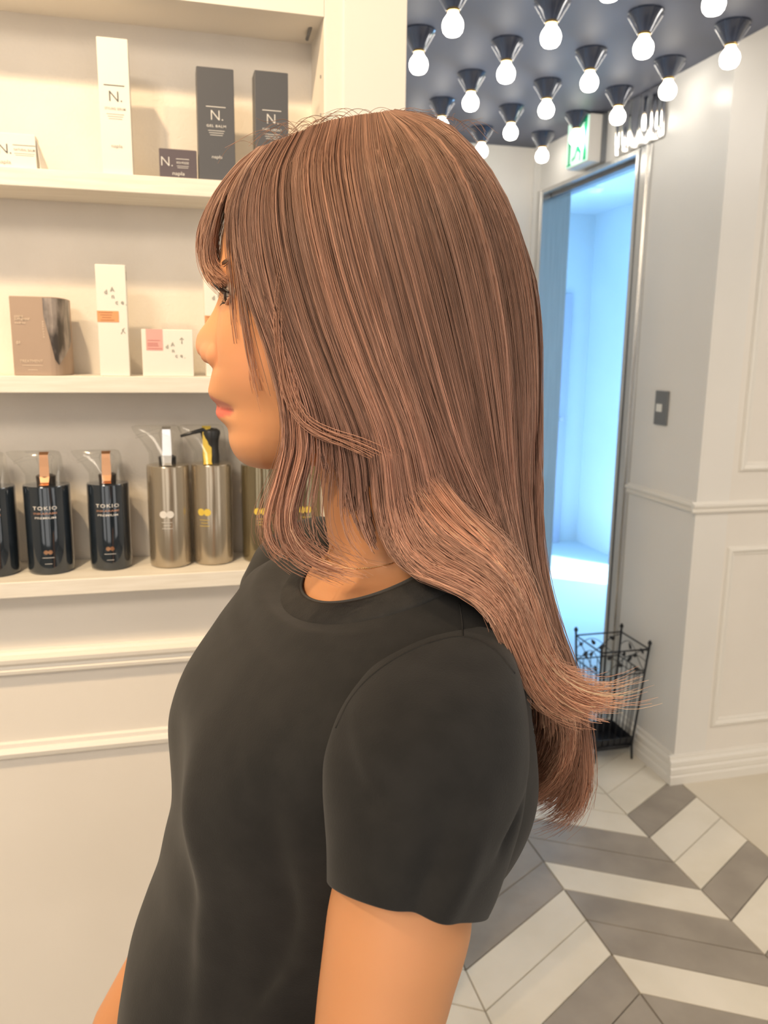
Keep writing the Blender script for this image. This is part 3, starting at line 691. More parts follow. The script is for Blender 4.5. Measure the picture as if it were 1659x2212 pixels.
for k, (c, w, z, a, b, tl) in enumerate(((-.010, .55, 1.254, .054, .092, -.020), (-.014, .55, 1.243, .058, .112, -.016), (-.017, .548, 1.230, .062, .126, -.010), (-.020, .547, 1.212, .066, .134, 0))):
    rings.append(torso_ring(c, w, z, a, b, ztilt=(tl, 0)))
for y in np.linspace(1420, 2400, 30):
    rings.append(torso_ring(*torso_row(y, .007)))
body_g = loft(rings)
# near arm: y, left edge, right edge, distance, depth radius
ARM = [(1400, 930, 1050, .432, .030), (1480, 850, 1090, .418, .040), (1600, 770, 1090, .402, .043), (1750, 748, 1072, .388, .041), (1850, 742, 1040, .380, .040), (1920, 722, 1022, .374, .039), (1985, 708, 1017, .368, .039), (2050, 700, 1001, .362, .038), (2100, 694, 985, .358, .037), (2160, 687, 968, .354, .037), (2212, 682, 952, .350, .036)]
def arm_ring(L, R, y, w, rd, tilt=(0, 0), wob=None):
    rl, _, zl = pz(L, y, w); rr = pz(R, y, w)[0]; out = []
    for t in TH:
        c, s = math.cos(t), math.sin(t); k = 1+(wob(t) if wob else 0)
        out.append(P3((rl+rr)/2-c*(rr-rl)/2*k, w-s*rd*k, zl+tilt[0]*c+tilt[1]*s))
    return out
rings = []
for y in np.linspace(1400, 2212, 40):
    L, R, w, rd = interp(ARM, y); u = min(1, (y-1400)/500)
    rings.append(arm_ring(L, R, y, w, rd, (.006*u, .016*u)))
q = rwz(sum((Vector(p) for p in rings[-1]), Vector())/NT); rr_ = (pz(952, 2212, .35)[0]-pz(682, 2212, .35)[0])/2
def ring_at(p, ra, rb): return [P3(p[0]-ra*math.cos(t), p[1]-rb*math.sin(t), p[2]) for t in TH]
for (dr, dw, z, ra, rb) in ((-.006, -.006, 1.03, rr_*.97, .036), (-.010, -.008, .985, rr_*.95, .036), (-.018, -.004, .94, .037, .036), (-.036, .006, .86, .034, .031), (-.052, .014, .78, .026, .024), (-.060, .018, .735, .0235, .018), (-.064, .020, .715, .025, .016)):
    rings.append(ring_at((q[0]+dr, q[1]+dw, z), ra, rb))
arm_g = loft(rings)
def hand(p, sgn, fwd):
    """relaxed hand hanging from wrist p: palm and five separate, slightly bent fingers"""
    g = []; r0, w0, z0 = p
    pal = [(0, .0, .024, .016), (-.004, -.03, .034, .0145), (-.010, -.06, .039, .0135), (-.016, -.082, .037, .011)]
    g.append(loft([[P3(r0+dr-ra*math.cos(t), w0-rb*math.sin(t), z0+dz) for t in TH[::4]] for dr, dz, ra, rb in pal]))
    for i, (off, ln) in enumerate(((-.028, .072), (-.0095, .080), (.009, .074), (.027, .058))):
        s0 = (r0-.014+off, w0, z0-.072); pts = [s0]
        for k, (dr, dw, dz) in enumerate(((0, 0, -.02), (-.002, .003*sgn, -.38*ln), (-.006, .010*sgn, -.68*ln), (-.010, .020*sgn, -.95*ln))):
            pts.append((s0[0]+dr+off*.15*k/3, s0[1]+dw, s0[2]+dz-.004))
        g.append(tube_geo([P3(*p_) for p_ in pts], [.0088, .0088, .0082, .0075, .0058], 12))
    g.append(tube_geo([P3(r0-.015, w0+.004*sgn, z0-.015), P3(r0-.038, w0+.008*sgn, z0-.045), P3(r0-.050, w0+.013*sgn, z0-.072), P3(r0-.054, w0+.017*sgn, z0-.093)], [.0120, .0105, .0092, .0070], 12))
    return g
hand_g = hand((q[0]-.064, q[1]+.020, .72), 1, -1)
# far arm: hangs slightly forward of the hip, forearm showing at the lower left
fs = rwz(K(665, 1330, .68))
FA = [(fs[0]+.01, .655, 1.235, .030), (fs[0]-.002, .690, 1.20, .040), (fs[0]-.004, .700, 1.13, .038)]
el = rwz(K(520, 1800, .71)); pe = rwz(K(262, 2215, .70)); FA += [(el[0]+.006, .71, el[2]+.07, .036), (el[0]-.004, .712, el[2]+.01, .035), (el[0]*.6+pe[0]*.4, .71, el[2]*.6+pe[2]*.4, .034), (pe[0], .70, pe[2], .028), (pe[0]-.028, .69, pe[2]-.065, .0235), (pe[0]-.034, .688, pe[2]-.083, .023)]
far_g = tube_geo([P3(a, b, c) for a, b, c, d in FA], [d for *_, d in FA], 28)
fw_ = FA[-1]; far_hand = hand((fw_[0]-.004, fw_[1], fw_[2]+.004), -1, -1)
V, Fc = [], []
for v, f in [head_g, body_g, arm_g, far_g]+nose_g+hand_g+far_hand:
    o = len(V); V += list(v); Fc += [tuple(i+o for i in q_) for q_ in f]
me = mesh('body', V, Fc); bm = bmesh.new(); bm.from_mesh(me); bmesh.ops.recalc_face_normals(bm, faces=bm.faces); bm.to_mesh(me); bm.free()
tmp = bpy.data.objects.new('t', me); COL.objects.link(tmp)
rm = tmp.modifiers.new('r', 'REMESH'); rm.mode = 'VOXEL'; rm.voxel_size = .0017; rm.use_smooth_shade = True
sm = tmp.modifiers.new('s', 'SMOOTH'); sm.factor = .5; sm.iterations = 3
me2 = bpy.data.meshes.new_from_object(tmp.evaluated_get(bpy.context.evaluated_depsgraph_get())); bpy.data.objects.remove(tmp)
me2.name = 'body'; me2.materials.clear(); n = len(me2.vertices)
co = np.empty(n*3, 'f'); me2.vertices.foreach_get('co', co); co = co.reshape(-1, 3)
RNv, HNv = np.array(RN), np.array(HN); rr = co@RNv; ww = co@HNv; zz = co[:, 2]; ss = WM-ww
# local smoothing where jaw and neck meet
ed = np.empty(len(me2.edges)*2, 'i'); me2.edges.foreach_get('vertices', ed); ed = ed.reshape(-1, 2)
deg = np.bincount(ed.ravel(), minlength=n)[:, None]
zj0, zj1 = pz(800, 1060)[2], pz(800, 940)[2]
msk = ((zz > zj0) & (zz < zj1) & (rr > pz(585, 1000)[0]))[:, None]*.6
msk = np.maximum(msk, (((zz > 1.20) & (zz < 1.27) & (np.abs(ss) < .16)))[:, None]*.5)
for _ in range(25):
    acc = np.zeros_like(co); np.add.at(acc, ed[:, 0], co[ed[:, 1]]); np.add.at(acc, ed[:, 1], co[ed[:, 0]])
    co = co+(acc/deg-co)*msk
me2.vertices.foreach_set('co', co.ravel())
base = np.array([.69, .325, .152]); tint = np.tile(base, (n, 1))
def blend(mask, c):
    global tint
    tint = tint*(1-mask[:, None])+np.array(c)*mask[:, None]
def zy(y): return pz(470, y)[2]
def rx(x, y=870): return pz(x, y)[0]
cheek = np.exp(-((rr-rx(560, 760))/.018)**2-((zz-zy(780))/.02)**2)*(ss > 0); blend(.35*cheek, (.85, .38, .22))
nose = np.exp(-((rr-rx(440, 750))/.012)**2-((zz-zy(750))/.010)**2); blend(.45*nose, (.80, .36, .24))
ystep = lambda v, a, b: np.clip((v-a)/(b-a), 0, 1)
def ypix(z_): return np.interp(-z_, [-zy(y) for y in (800, 850, 900, 950)], [800, 850, 900, 950])
yp = ypix(zz); xs = np.abs(ss)/.031
ml = 872.5+8*np.clip(xs, 0, 1)**1.5
sc_ = lambda v: np.clip(v/4+.5, 0, 1)
up = sc_(yp-(846+24*xs**1.4))*(yp <= ml); lo = (yp > ml)*sc_(903-18*xs**2-yp)
front = rr < rx(524)
blend((up*front*np.clip((1-xs)*6, 0, 1)*.85).astype(float), (.50, .17, .13)); blend((lo*front*np.clip((1-xs)*6, 0, 1)*.9).astype(float), (.76, .16, .12))
line = np.exp(-((yp-ml)/2.2)**2)*front*(xs < 1.05); blend(.75*line, (.28, .07, .06))
wing = np.exp(-((rr-rx(487, 765)-.0012*((zz-zy(765))/.008)**2*-1)/.0022)**2-((zz-zy(766))/.0085)**2)*(np.abs(ss) > .011)*(np.abs(ss) < .024); blend(.5*wing, (.50, .17, .10))
nos = np.exp(-((np.abs(ss)-.0070)/.0030)**2-((zz-zy(785))/.0020)**2)*(rr < rx(468)); blend(np.clip(.9*nos, 0, 1), (.25, .09, .06))
scalp = np.clip((rr-rx(585, 600)+(zz-zy(560))*.6)/.006, 0, 1)*(zz > zy(900)); blend(scalp, (.17, .095, .068))
ca = me2.color_attributes.new('tint', 'FLOAT_COLOR', 'POINT'); ca.data.foreach_set('color', np.c_[tint, np.ones(n)].astype('f').ravel())
me2.polygons.foreach_set('use_smooth', [True]*len(me2.polygons))
body = link('body', me2, skin, PR)

# ------------------------------------------------------------------ eyes, lashes, brows
def fs_(x, y, s): return P3(pz(x, y)[0], WM-s, pz(x, y)[2])
dkh = mat('dark_lash', (.03, .022, .02), .5); browm = mat('brow_hair', (.20, .13, .09), .6)
eyew = mat('eye_white', (.36, .30, .25), .25); iris = mat('dark_iris', (.05, .028, .018), .08)
for sg in (1, -1):
    cc = fs_(543, 645, sg*.0315); v, f = lathe([(.0112*math.sin(a), -.0112*math.cos(a)) for a in np.linspace(.02, PI-.02, 16)], (0, 0, 0), 24)
    ro = Matrix.Translation(cc)
    ey = link('eyeball', mesh('eye', [ro @ Vector(p) for p in v], f), eyew, body, True)
    d = (-RN*math.cos(.12)-HN*math.sin(.12)*sg).normalized(); a1 = d.cross(ZU).normalized(); b1 = d.cross(a1)
    v = []; 
    for rad, out in ((.0, .0118), (.003, .0117), (.0056, .0104)):
        for k in range(16): v.append(cc+d*out+a1*(rad*math.cos(k*PI/8))+b1*(rad*math.sin(k*PI/8)))
    v, f = loft([v[i*16:(i+1)*16] for i in range(3)]); link('iris', mesh('iris', v, f), iris, body, True)
    # lids as rims and lashes
    ups = [fs_(x, y, sg*s) for x, y, s in ((505, 640, .018), (503, 634, .024), (503, 631, .031), (509, 634, .038), (522, 642, .045))]
    los = [fs_(x, y, sg*s) for x, y, s in ((505, 648, .018), (507, 657, .025), (510, 662, .032), (516, 660, .039), (524, 650, .045))]
    multi('upper_lid', [tube_geo(ups, [.0006, .0009, .0010, .0009, .0006], 8)], dkh, body)
    multi('lower_lid', [tube_geo(los, [.0007, .0011, .0012, .0011, .0007], 8)], skin_l := bpy.data.materials.get('lid_skin') or mat('lid_skin', (.60, .30, .18), .5), body)
    g = []
    for k in range(16):
        t = k/15*3.999; i = int(t); p = ups[i].lerp(ups[i+1], t-i); u = k/15
        d1 = (-RN*1.0-HN*sg*(.9*(u-.35))+ZU*.25).normalized()
        g.append(tube_geo([p, p+d1*.0045-ZU*.0006, p+d1*.0080+ZU*.0022], [.00024, .0002, .00008], 4))
        if k % 2:
            p = los[i].lerp(los[i+1], t-i); g.append(tube_geo([p, p+d1*.003-ZU*.001, p+d1*.0045-ZU*.0028], [.0002, .00016, .00008], 4))
    multi('eyelashes', g, dkh, body)
    g = []
    for k in range(40):
        u = rng.random(); p = fs_(487+34*u, 592-10*math.sin(u*2.4)+rng.normal()*3.0, sg*(.013+.030*u)); p = p-RN*.0022
        g.append(tube_geo([p, p+(RN*.5-HN*sg*.7).normalized()*.006+ZU*.0015], [.0004, .0001], 4))
    multi('eyebrow', g, browm, body)

# ------------------------------------------------------------------ T-shirt
shirt_m = noise_mat('black_jersey', (.016, .0158, .0155), (.021, .0205, .020), 60, .85, .35, bscale=900, dist=.0004, spec=.25)
shirt_m.node_tree.nodes['Principled BSDF'].inputs['Sheen Weight'].default_value = .12
shirt_m.node_tree.nodes['Principled BSDF'].inputs['Sheen Roughness'].default_value = .5
NS = 220; THS = [2*PI*k/NS for k in range(NS)]
def neckring(k, dz=0., da=0.):
    a, b = .055*k+da, .076*k+da; c = -.001
    return [P3(c-a*math.cos(t)*math.cos(.2)+b*math.sin(t)*math.sin(.2), .55-a*math.cos(t)*math.sin(.2)-b*math.sin(t)*math.cos(.2), 1.284-.026*math.cos(t)+dz+.006*math.sin(t)*0) for t in THS]
rings = [neckring(1.0), neckring(1.10, -.0035), neckring(1.22, -.009)]
def lerp_ring(A, B, u): return [a.lerp(b, u) for a, b in zip(A, B)]
sh = torso_ring(-.020, .548, 1.250, .074, .146, NTH=THS, ztilt=(-.012, 0))
mid = torso_ring(-.014, .549, 1.268, .070, .112, NTH=THS, ztilt=(-.018, 0))
for u in (.35, .7, 1): rings.append(lerp_ring(rings[2] if u == .35 else rings[2], mid, u))
for u in (.35, .7, 1): rings.append(lerp_ring(mid, sh, u))
sh2 = torso_ring(*torso_row(1345), NTH=THS); 
for u in (.5, 1): rings.append(lerp_ring(sh, sh2, u))
def shirt_mod(y):
    def m(t, z):
        tt = (t+PI) % (2*PI)-PI; d = 0
        # soft folds: from the armpit across the ribs and down the front
        d += .0070*math.exp(-((tt-(.55+(y-1700)*.0011))/.13)**2)*math.exp(-((y-1780)/230)**2)
        d -= .0070*math.exp(-((tt-(.95+(y-1700)*.0006))/.10)**2)*math.exp(-((y-1700)/200)**2)
        d += .0060*math.exp(-((tt-(1.15-(y-1900)*.0010))/.10)**2)*math.exp(-((y-1950)/200)**2)
        d += .0030*math.sin(7*tt+y*.006)*min(1, max(0, (y-1750)/350))*.6
        # bust: fuller on both sides of the middle
        d += .008*(math.exp(-((tt-.50)/.36)**2)+math.exp(-((tt+.50)/.36)**2)-.8*math.exp(-(tt/.25)**2))*math.exp(-((y-1590)/95)**2)
        return d, 0
    return m
for y in np.linspace(1365, 2400, 110): rings.append(torso_ring(*torso_row(y), NTH=THS, mod=shirt_mod(y)))
v, f = loft(rings, False)
shirt = link('t_shirt', mesh('shirt', v, f), shirt_m, PR, True)
shirt['label'] = 'plain black short-sleeved cotton T-shirt'
md = shirt.modifiers.new('s', 'SOLIDIFY'); md.thickness = .0016; md.offset = -1
# ribbed collar band
rg = [neckring(1.0, .0012, .0000), neckring(1.0, .0032, -.0008), neckring(.99, .004, -.002), neckring(1.06, -.0002, .0016), neckring(1.13, -.0034, .0030), neckring(1.20, -.0068, .0040), neckring(1.235, -.0090, .0040), neckring(1.250, -.0116, .0022), neckring(1.20, -.010, -.002), neckring(1.05, -.003, -.0015)]
rg = [rg[0]]+rg[3:8]+[rg[8], rg[9]]; v, f = loft(rg, False); n_ = len(rg); f += [((n_-1)*NS+j, (n_-1)*NS+(j+1) % NS, (j+1) % NS, j) for j in range(NS)]
col_m = noise_mat('black_rib_knit', (.024, .024, .024), (.032, .031, .031), 80, .85, .3, bscale=700, spec=.25)
co_ = link('collar', mesh('collar', v, f), col_m, shirt, True)
# sleeves
SLV = [(1366, 985, 1040, .440, .010), (1374, 935, 1062, .438, .022), (1390, 888, 1086, .434, .033), (1415, 845, 1104, .428, .042), (1450, 803, 1117, .420, .048), (1500, 764, 1128, .412, .052), (1560, 732, 1134, .404, .054), (1640, 708, 1133, .396, .054), (1720, 704, 1122, .388, .053), (1790, 708, 1102, .382, .052), (1850, 712, 1082, .377, .050), (1905, 713, 1062, .372, .048), (1950, 713, 1040, .369, .046)]
rings = []
ysl = list(np.linspace(1366, 1420, 14))+list(np.linspace(1426, 1932, 62))
for y in ysl:
    L, R, w, rd = interp(SLV, y); u = min(1, max(0, (y-1400)/500))
    def wob(t, y=y):
        tt = (t+PI) % (2*PI)-PI                            # t=0 left/front, PI/2 towards the camera
        d = .075*math.exp(-((tt-(2.05-(y-1700)*.0005))/.16)**2)*math.exp(-((y-1850)/170)**2)
        d -= .075*math.exp(-((tt-(1.72-(y-1700)*.0005))/.16)**2)*math.exp(-((y-1870)/150)**2)
        d -= .05*math.exp(-((tt-.25-(y-1500)*.0042)/.26)**2)*math.exp(-((y-1620)/90)**2)
        d += .035*math.exp(-((tt-.52-(y-1500)*.0042)/.24)**2)*math.exp(-((y-1630)/100)**2)
        d -= .10*math.exp(-((tt-2.75+(y-1700)*.003)/.14)**2)*math.exp(-((y-1740)/60)**2)
        d -= .035*math.exp(-((tt-.75-(y-1640)*.0030)/.20)**2)*math.exp(-((y-1700)/55)**2)
        return d
    # the hem dips towards the back and the near side
    rings.append(arm_ring(L, R, y, w, rd, (.009*u, .026*u), wob))
hem = rings[-1]
rings.append([p+Vector((0, 0, -.0012)) for p in hem]); 
v, f = loft(rings, False); v = list(v); f = list(f); f.append(tuple(range(NT))[::-1])
sl = link('sleeve', mesh('sleeve', v, f), shirt_m, shirt, True); md = sl.modifiers.new('s', 'SOLIDIFY'); md.thickness = .0016; md.offset = -1
sl.modifiers.new('ss', 'SUBSURF').render_levels = 1
# hem stitching of the near sleeve
multi('hem_stitch', [tube_geo([p for p in rings[-6]]+[rings[-6][0]], .00035, 4)], col_m, shirt)
# far sleeve
FS = [(fs[0]+.045, .63, 1.262, .022), (fs[0]+.022, .65, 1.252, .042), (fs[0]-.002, .672, 1.232, .053), (fs[0]-.014, .688, 1.195, .055), (fs[0]-.010, .698, 1.15, .053), (fs[0]-.018, .703, 1.105, .053)]
v, f = tube_geo([P3(a, b, c) for a, b, c, d in FS], [d for *_, d in FS], 48); f = f[:-1]
o = link('sleeve', mesh('sleeve', v, f), shirt_m, shirt, True); md = o.modifiers.new('s', 'SOLIDIFY'); md.thickness = .0016; md.offset = -1
o.modifiers.new('ss', 'SUBSURF').render_levels = 1

# ------------------------------------------------------------------ trousers and shoes (below the frame)
tz = torso_row(2400); pc = (tz[0], tz[1]); tm = noise_mat('dark_trousers', (.05, .05, .055), (.06, .06, .065), 30, .8)
G = []
rings = [torso_ring(pc[0]+.0, pc[1], z, a, b, n=2.3) for z, a, b in ((tz[2]+.03, tz[3]-.022, tz[4]-.022), (tz[2]-.02, tz[3]-.018, tz[4]-.016), (tz[2]-.05, tz[3]-.006, tz[4]-.0), (.82, .115, .165), (.76, .115, .168), (.70, .10, .155), (.67, .06, .12))]
G.append(loft(rings))
def loc(f_, s_, z): return P3(pc[0]-f_*math.cos(PHI)+s_*math.sin(PHI), pc[1]-f_*math.sin(PHI)-s_*math.cos(PHI), z)
for sd in (-1, 1):
    rings = []
    for z, f_, s_, ra, rb in ((.80, 0, .085, .085, .078), (.70, 0, .088, .088, .082), (.60, .004, .088, .080, .074), (.45, .008, .086, .066, .062), (.30, -.006, .084, .064, .060), (.15, -.014, .082, .056, .052), (.06, -.016, .082, .054, .050)):
        rings.append([loc(f_+ra*math.cos(t), sd*s_+rb*math.sin(t), z) for t in TH[::2]])
    G.append(loft(rings))
V, Fc = [], []
for v, f in G:
    o = len(V); V += list(v); Fc += [tuple(i+o for i in q_) for q_ in f]
me = mesh('t', V, Fc); bm = bmesh.new(); bm.from_mesh(me); bmesh.ops.recalc_face_normals(bm, faces=bm.faces); bm.to_mesh(me); bm.free()
tmp = bpy.data.objects.new('t', me); COL.objects.link(tmp); rm = tmp.modifiers.new('r', 'REMESH'); rm.mode = 'VOXEL'; rm.voxel_size = .008; sm = tmp.modifiers.new('s', 'SMOOTH'); sm.iterations = 6
me3 = bpy.data.meshes.new_from_object(tmp.evaluated_get(bpy.context.evaluated_depsgraph_get())); bpy.data.objects.remove(tmp); me3.materials.clear()
link('trousers', me3, tm, PR, True)
shoe_m = mat('white_leather', (.7, .68, .64), .45); sole_m = mat('rubber_sole', (.8, .78, .74), .6)
for sd in (-1, 1):
    rings = []
    for z, fa, fb, hw in ((.022, .175, -.075, .044), (.045, .17, -.074, .043), (.06, .13, -.070, .040), (.075, .07, -.066, .036), (.095, .035, -.064, .034)):
        rings.append([loc((fa+fb)/2+(fa-fb)/2*math.cos(t), sd*.082+hw*math.sin(t)*(1-.18*max(0, math.cos(t))), z) for t in TH[::3]])
    sh_ = link('shoe', (lambda g: mesh('shoe', *g))(loft(rings)), shoe_m, PR, True)
    rings = [[loc((fa+fb)/2+(fa-fb)/2*math.cos(t), sd*.082+hw*math.sin(t)*(1-.18*max(0, math.cos(t))), z) for t in TH[::3]] for z, fa, fb, hw in ((0, .176, -.077, .045), (.004, .18, -.080, .047), (.022, .18, -.080, .047), (.024, .176, -.077, .045))]
    link('sole', mesh('sole', *loft(rings)), sole_m, sh_, True)
    multi('lace', [tube_geo([loc(.055+.018*i, sd*.082-.018, .074-.006*i), loc(.055+.018*i, sd*.082, .082-.007*i), loc(.055+.018*i, sd*.082+.018, .074-.006*i)], .002, 6) for i in range(4)], sole_m, sh_)

# ------------------------------------------------------------------ necklace
gm = mat('pale_gold', (.80, .62, .36), .2, 1)
def on_skin(x, y, fw=None):
    d = px(x, y).normalized(); hit, loc_, nor, _ = body.ray_cast(EYE, d)
    return loc_+nor*.0009 if hit else fw
bpy.context.view_layer.update()
pp = on_skin(706, 1214, K(700, 1213, .53))
ch = [on_skin(x, y) for x, y in ((722, 1178), (712, 1200), (706, 1211), (716, 1219), (735, 1226), (760, 1230), (800, 1228), (840, 1220), (880, 1206), (920, 1188))]
ch = [c_ for c_ in ch if c_ is not None]
g = []
for a, b in zip(ch[:-1], ch[1:]):
    m_ = max(1, int((b-a).length/.0016))
    for k in range(m_): g.append(tube_geo([a.lerp(b, k/m_), a.lerp(b, (k+.8)/m_)], .00045, 5))
nk = link('necklace_chain', (lambda V, F_: mesh('c', V, F_))(*(lambda gs: (sum([list(v) for v, f in gs], []), [tuple(i+sum(len(v2) for v2, _ in gs[:j]) for i in q_) for j, (v, f) in enumerate(gs) for q_ in f]))(g)), gm, PR)
nk['label'] = 'fine pale gold necklace chain'
g = []
for dx, dz, r_ in ((-.0030, 0, .0024), (.0008, .0004, .0028), (.0044, .0, .0022), (-.001, .0034, .0018), (.0028, .0035, .0017)):
    v, f = lathe([(r_*math.sin(a), -r_*.6*math.cos(a)) for a in np.linspace(.05, PI-.05, 7)], (0, 0, 0), 12)
    g.append(([pp+RN*dx+ZU*dz+Vector(q_) for q_ in v], f))
g.append(tube_geo([pp-RN*.005-ZU*.002, pp-ZU*.0028, pp+RN*.005-ZU*.002], .0007, 6))
pd = multi('pendant', g, gm, nk)

# seams of the shirt, lying on the cloth
from mathutils.bvhtree import BVHTree
dg = bpy.context.evaluated_depsgraph_get()
def tree(o):
    ev = o.evaluated_get(dg); m_ = ev.to_mesh(); t = BVHTree.FromPolygons([o.matrix_world @ v.co for v in m_.vertices], [tuple(p.vertices) for p in m_.polygons]); ev.to_mesh_clear(); return t
TR = [tree(shirt), tree(sl)]
def on_cloth(x, y):
    d = px(x, y).normalized(); best = None
    for t in TR:
        h = t.ray_cast(EYE, d)
        if h[0] is not None and (best is None or h[3] < best[1]): best = (h[0]-d*.0001, h[3])
    return best[0]
def seam(pts, name='seam'):
    P = [np.array([x, y]) for x, y in pts]; q = [2*P[0]-P[1]]+P+[2*P[-1]-P[-2]]; out = []
    for i in range(len(P)-1):
        for u in np.linspace(0, 1, 10, endpoint=False):
            a, b, c, d = q[i:i+4]; p_ = .5*(2*b+(c-a)*u+(2*a-5*b+4*c-d)*u*u+(3*b-a-3*c+d)*u**3); out.append(on_cloth(*p_))
    return multi(name, [tube_geo(out, .00055, 5)], col_m, shirt)
seam([(1112, 1455), (1066, 1402), (1000, 1376), (930, 1388), (862, 1418), (802, 1460), (756, 1512), (722, 1580)])
seam([(1000, 1376), (998, 1340), (992, 1300)])
# ------------------------------------------------------------------ hair
def wsurf(x, y):
    hx = math.sqrt(max(0, 1-((x-800)/368)**2)) if 432 < x < 1168 else 0
    hy = math.sqrt(max(0, 1-((560-y)/322)**2)) if y < 560 else 1
    h = .090*hx**.75*hy**.85
    if y > 900: h *= 1-.10*min(1, (y-900)/300)
    return WM-h
def guide(pts, push=0):
    out = []
    for p in pts:
        w = p[2] if len(p) > 2 else wsurf(p[0], p[1])
        out.append(np.array(K(p[0], p[1], w)))
    return np.array(out)
NP = 30
def resample(P, n=NP):
    Q = np.vstack([2*P[0]-P[1], P, 2*P[-1]-P[-2]]); fine = []
    for i in range(len(P)-1):
        p0, p1, p2, p3 = Q[i:i+4]
        for u in np.linspace(0, 1, 12, endpoint=False):
            fine.append(.5*((2*p1)+(-p0+p2)*u+(2*p0-5*p1+4*p2-p3)*u*u+(-p0+3*p1-3*p2+p3)*u**3))
    fine.append(P[-1]); fine = np.array(fine); d = np.r_[0, np.cumsum(np.linalg.norm(np.diff(fine, axis=0), axis=1))]
    t = np.linspace(0, d[-1], n); return np.array([np.interp(t, d, fine[:, k]) for k in range(3)]).T, d[-1]
HNv3 = np.array(HN)
STR, COLR, RAD = [], [], []
def rgb(*a): return np.array(a)
ROOT, MIDC, LOW, TIP = rgb(.34, .190, .130), rgb(.47, .265, .195), rgb(.55, .325, .235), rgb(.74, .385, .235)
def sheet(guides, n, depth=0., thick=.012, mirror=False, clumps=60, clump=.5, frizz=.0016, cut=(.9, 1.0), u0=0, u1=1, rad=.00024, ends=.004, tone=1.0, start=0., warm=0., flyaway=0.):
    G = [resample(guide(g))[0] for g in guides]; G = np.array(G); m = len(G)
    cu = np.sort(rng.random(clumps))*(u1-u0)+u0; cshift = rng.normal(size=(clumps, 3))
    ctone = 1+rng.normal(size=clumps)*.16; ccut = rng.uniform(cut[0], cut[1], clumps); cv = rng.random(clumps)
    ts = np.linspace(0, 1, NP)[:, None]
    for _ in range(int(n*1.3) if n > 5 else n):
        u = u0+(u1-u0)*rng.random(); ci = int(np.argmin(np.abs(cu-u))); v = rng.random()
        cl = clump*ts[:, 0]**1.2
        uu = np.clip(u+(cu[ci]-u)*cl, 0, 1)*(m-1); i = np.clip(uu.astype(int), 0, m-2); f = (uu-i)[:, None]; k = np.arange(NP)
        P = G[i, k]*(1-f)+G[i+1, k]*f
        vv = depth+thick*(v*(1-.5*cl)+cv[ci]*.5*cl)
        near_ = np.clip((WM-(P-np.array(EYE))@HNv3)/.03+.05, 0, 1); hi = np.clip((P[:, 2]-1.46)/.03, 0, 1)
        P = P+HNv3*(vv*(1-hi*(1-near_)))[:, None]
        ph = rng.random(3)*6.28; fr = rng.uniform(2, 6)
        P = P+np.stack([np.sin(ph[j]+fr*ts[:, 0]*(1+.3*j)) for j in range(3)], 1)*frizz*(.25+ts)*rng.uniform(.3, 1.2)
        P = P+cshift[ci]*ends*ts**2*.6+rng.normal(size=3)*ends*.6*ts**2.5
        if flyaway and rng.random() < flyaway: P = P+rng.normal(size=3)*.006*np.sin(ts*PI*rng.uniform(.6, 1.4))+np.array([0, 0, .003])*np.sin(ts*PI)
        c = ccut[ci]*rng.uniform(.93, 1); q = start*rng.random()
        t2 = np.linspace(q, c, NP)*(NP-1); i2 = np.clip(t2.astype(int), 0, NP-2); f2 = (t2-i2)[:, None]; P = P[i2]*(1-f2)+P[i2+1]*f2
        if mirror: P = P-2*((P-np.array(EYE))@HNv3-WM)[:, None]*HNv3
        t = np.linspace(q, c, NP)[:, None]
        z = P[:, 2:3]; a = np.clip((1.50-z)/.14, 0, 1); b = np.clip((1.36-z)/.10, 0, 1); e = np.clip((t-.72)/.28, 0, 1)+warm
        C = ROOT+(MIDC-ROOT)*a; C = C+(LOW-C)*b; C = C+(TIP-C)*np.clip(e, 0, 1)*.75
        st = tone*ctone[ci]*rng.choice([.62, .85, 1, 1, 1.12, 1.35, 1.6], p=[.08, .22, .24, .2, .14, .08, .04])
        STR.append(P); COLR.append(C*st); RAD.append(rad*rng.uniform(.75, 1.2)*(1-.7*t[:, 0]**6)*np.clip(np.linspace(0, 8, NP)+(.25 if start else 1), 0, 1))
# guides for the side, ordered from the face to the back of the head
A0 = [(572, 314), (530, 365), (505, 430), (500, 500), (514, 580), (540, 660), (572, 750), (600, 850), (614, 930), (604, 1000), (582, 1065, .475), (568, 1125, .472), (580, 1180, .474), (632, 1216, .476), (705, 1232, .474)]
A1 = [(600, 300), (562, 365), (545, 450), (552, 550), (578, 660), (612, 765), (645, 860), (662, 940), (655, 1010), (635, 1070, .472), (622, 1130, .470), (640, 1180, .470), (690, 1222, .470), (760, 1245, .468), (820, 1258, .466)]
A2 = [(640, 283), (602, 360), (596, 450), (612, 560), (645, 680), (684, 790), (722, 885), (748, 960), (760, 1030), (765, 1095, .468), (775, 1150, .465), (800, 1200, .462), (850, 1240, .456), (925, 1264, .447), (1000, 1280, .439), (1060, 1318, .433), (1104, 1390, .432), (1142, 1460, .438), (1195, 1512, .445), (1280, 1545, .45)]
A3 = [(680, 270), (652, 350), (658, 455), (684, 570), (720, 690), (760, 800), (802, 900), (828, 980), (835, 1060), (845, 1130, .462), (872, 1195, .455), (925, 1240, .445), (1000, 1265, .436), (1070, 1310, .430), (1115, 1400, .432), (1150, 1470, .438), (1210, 1520, .445), (1290, 1540, .45)]
A4 = [(720, 258), (702, 350), (718, 460), (748, 590), (788, 710), (832, 830), (872, 930), (890, 1010), (905, 1080), (940, 1145, .458), (1000, 1190, .450), (1060, 1230, .440), (1105, 1290, .434), (1132, 1370, .436), (1165, 1440, .442), (1215, 1490, .45), (1280, 1510, .455), (1335, 1500, .46)]
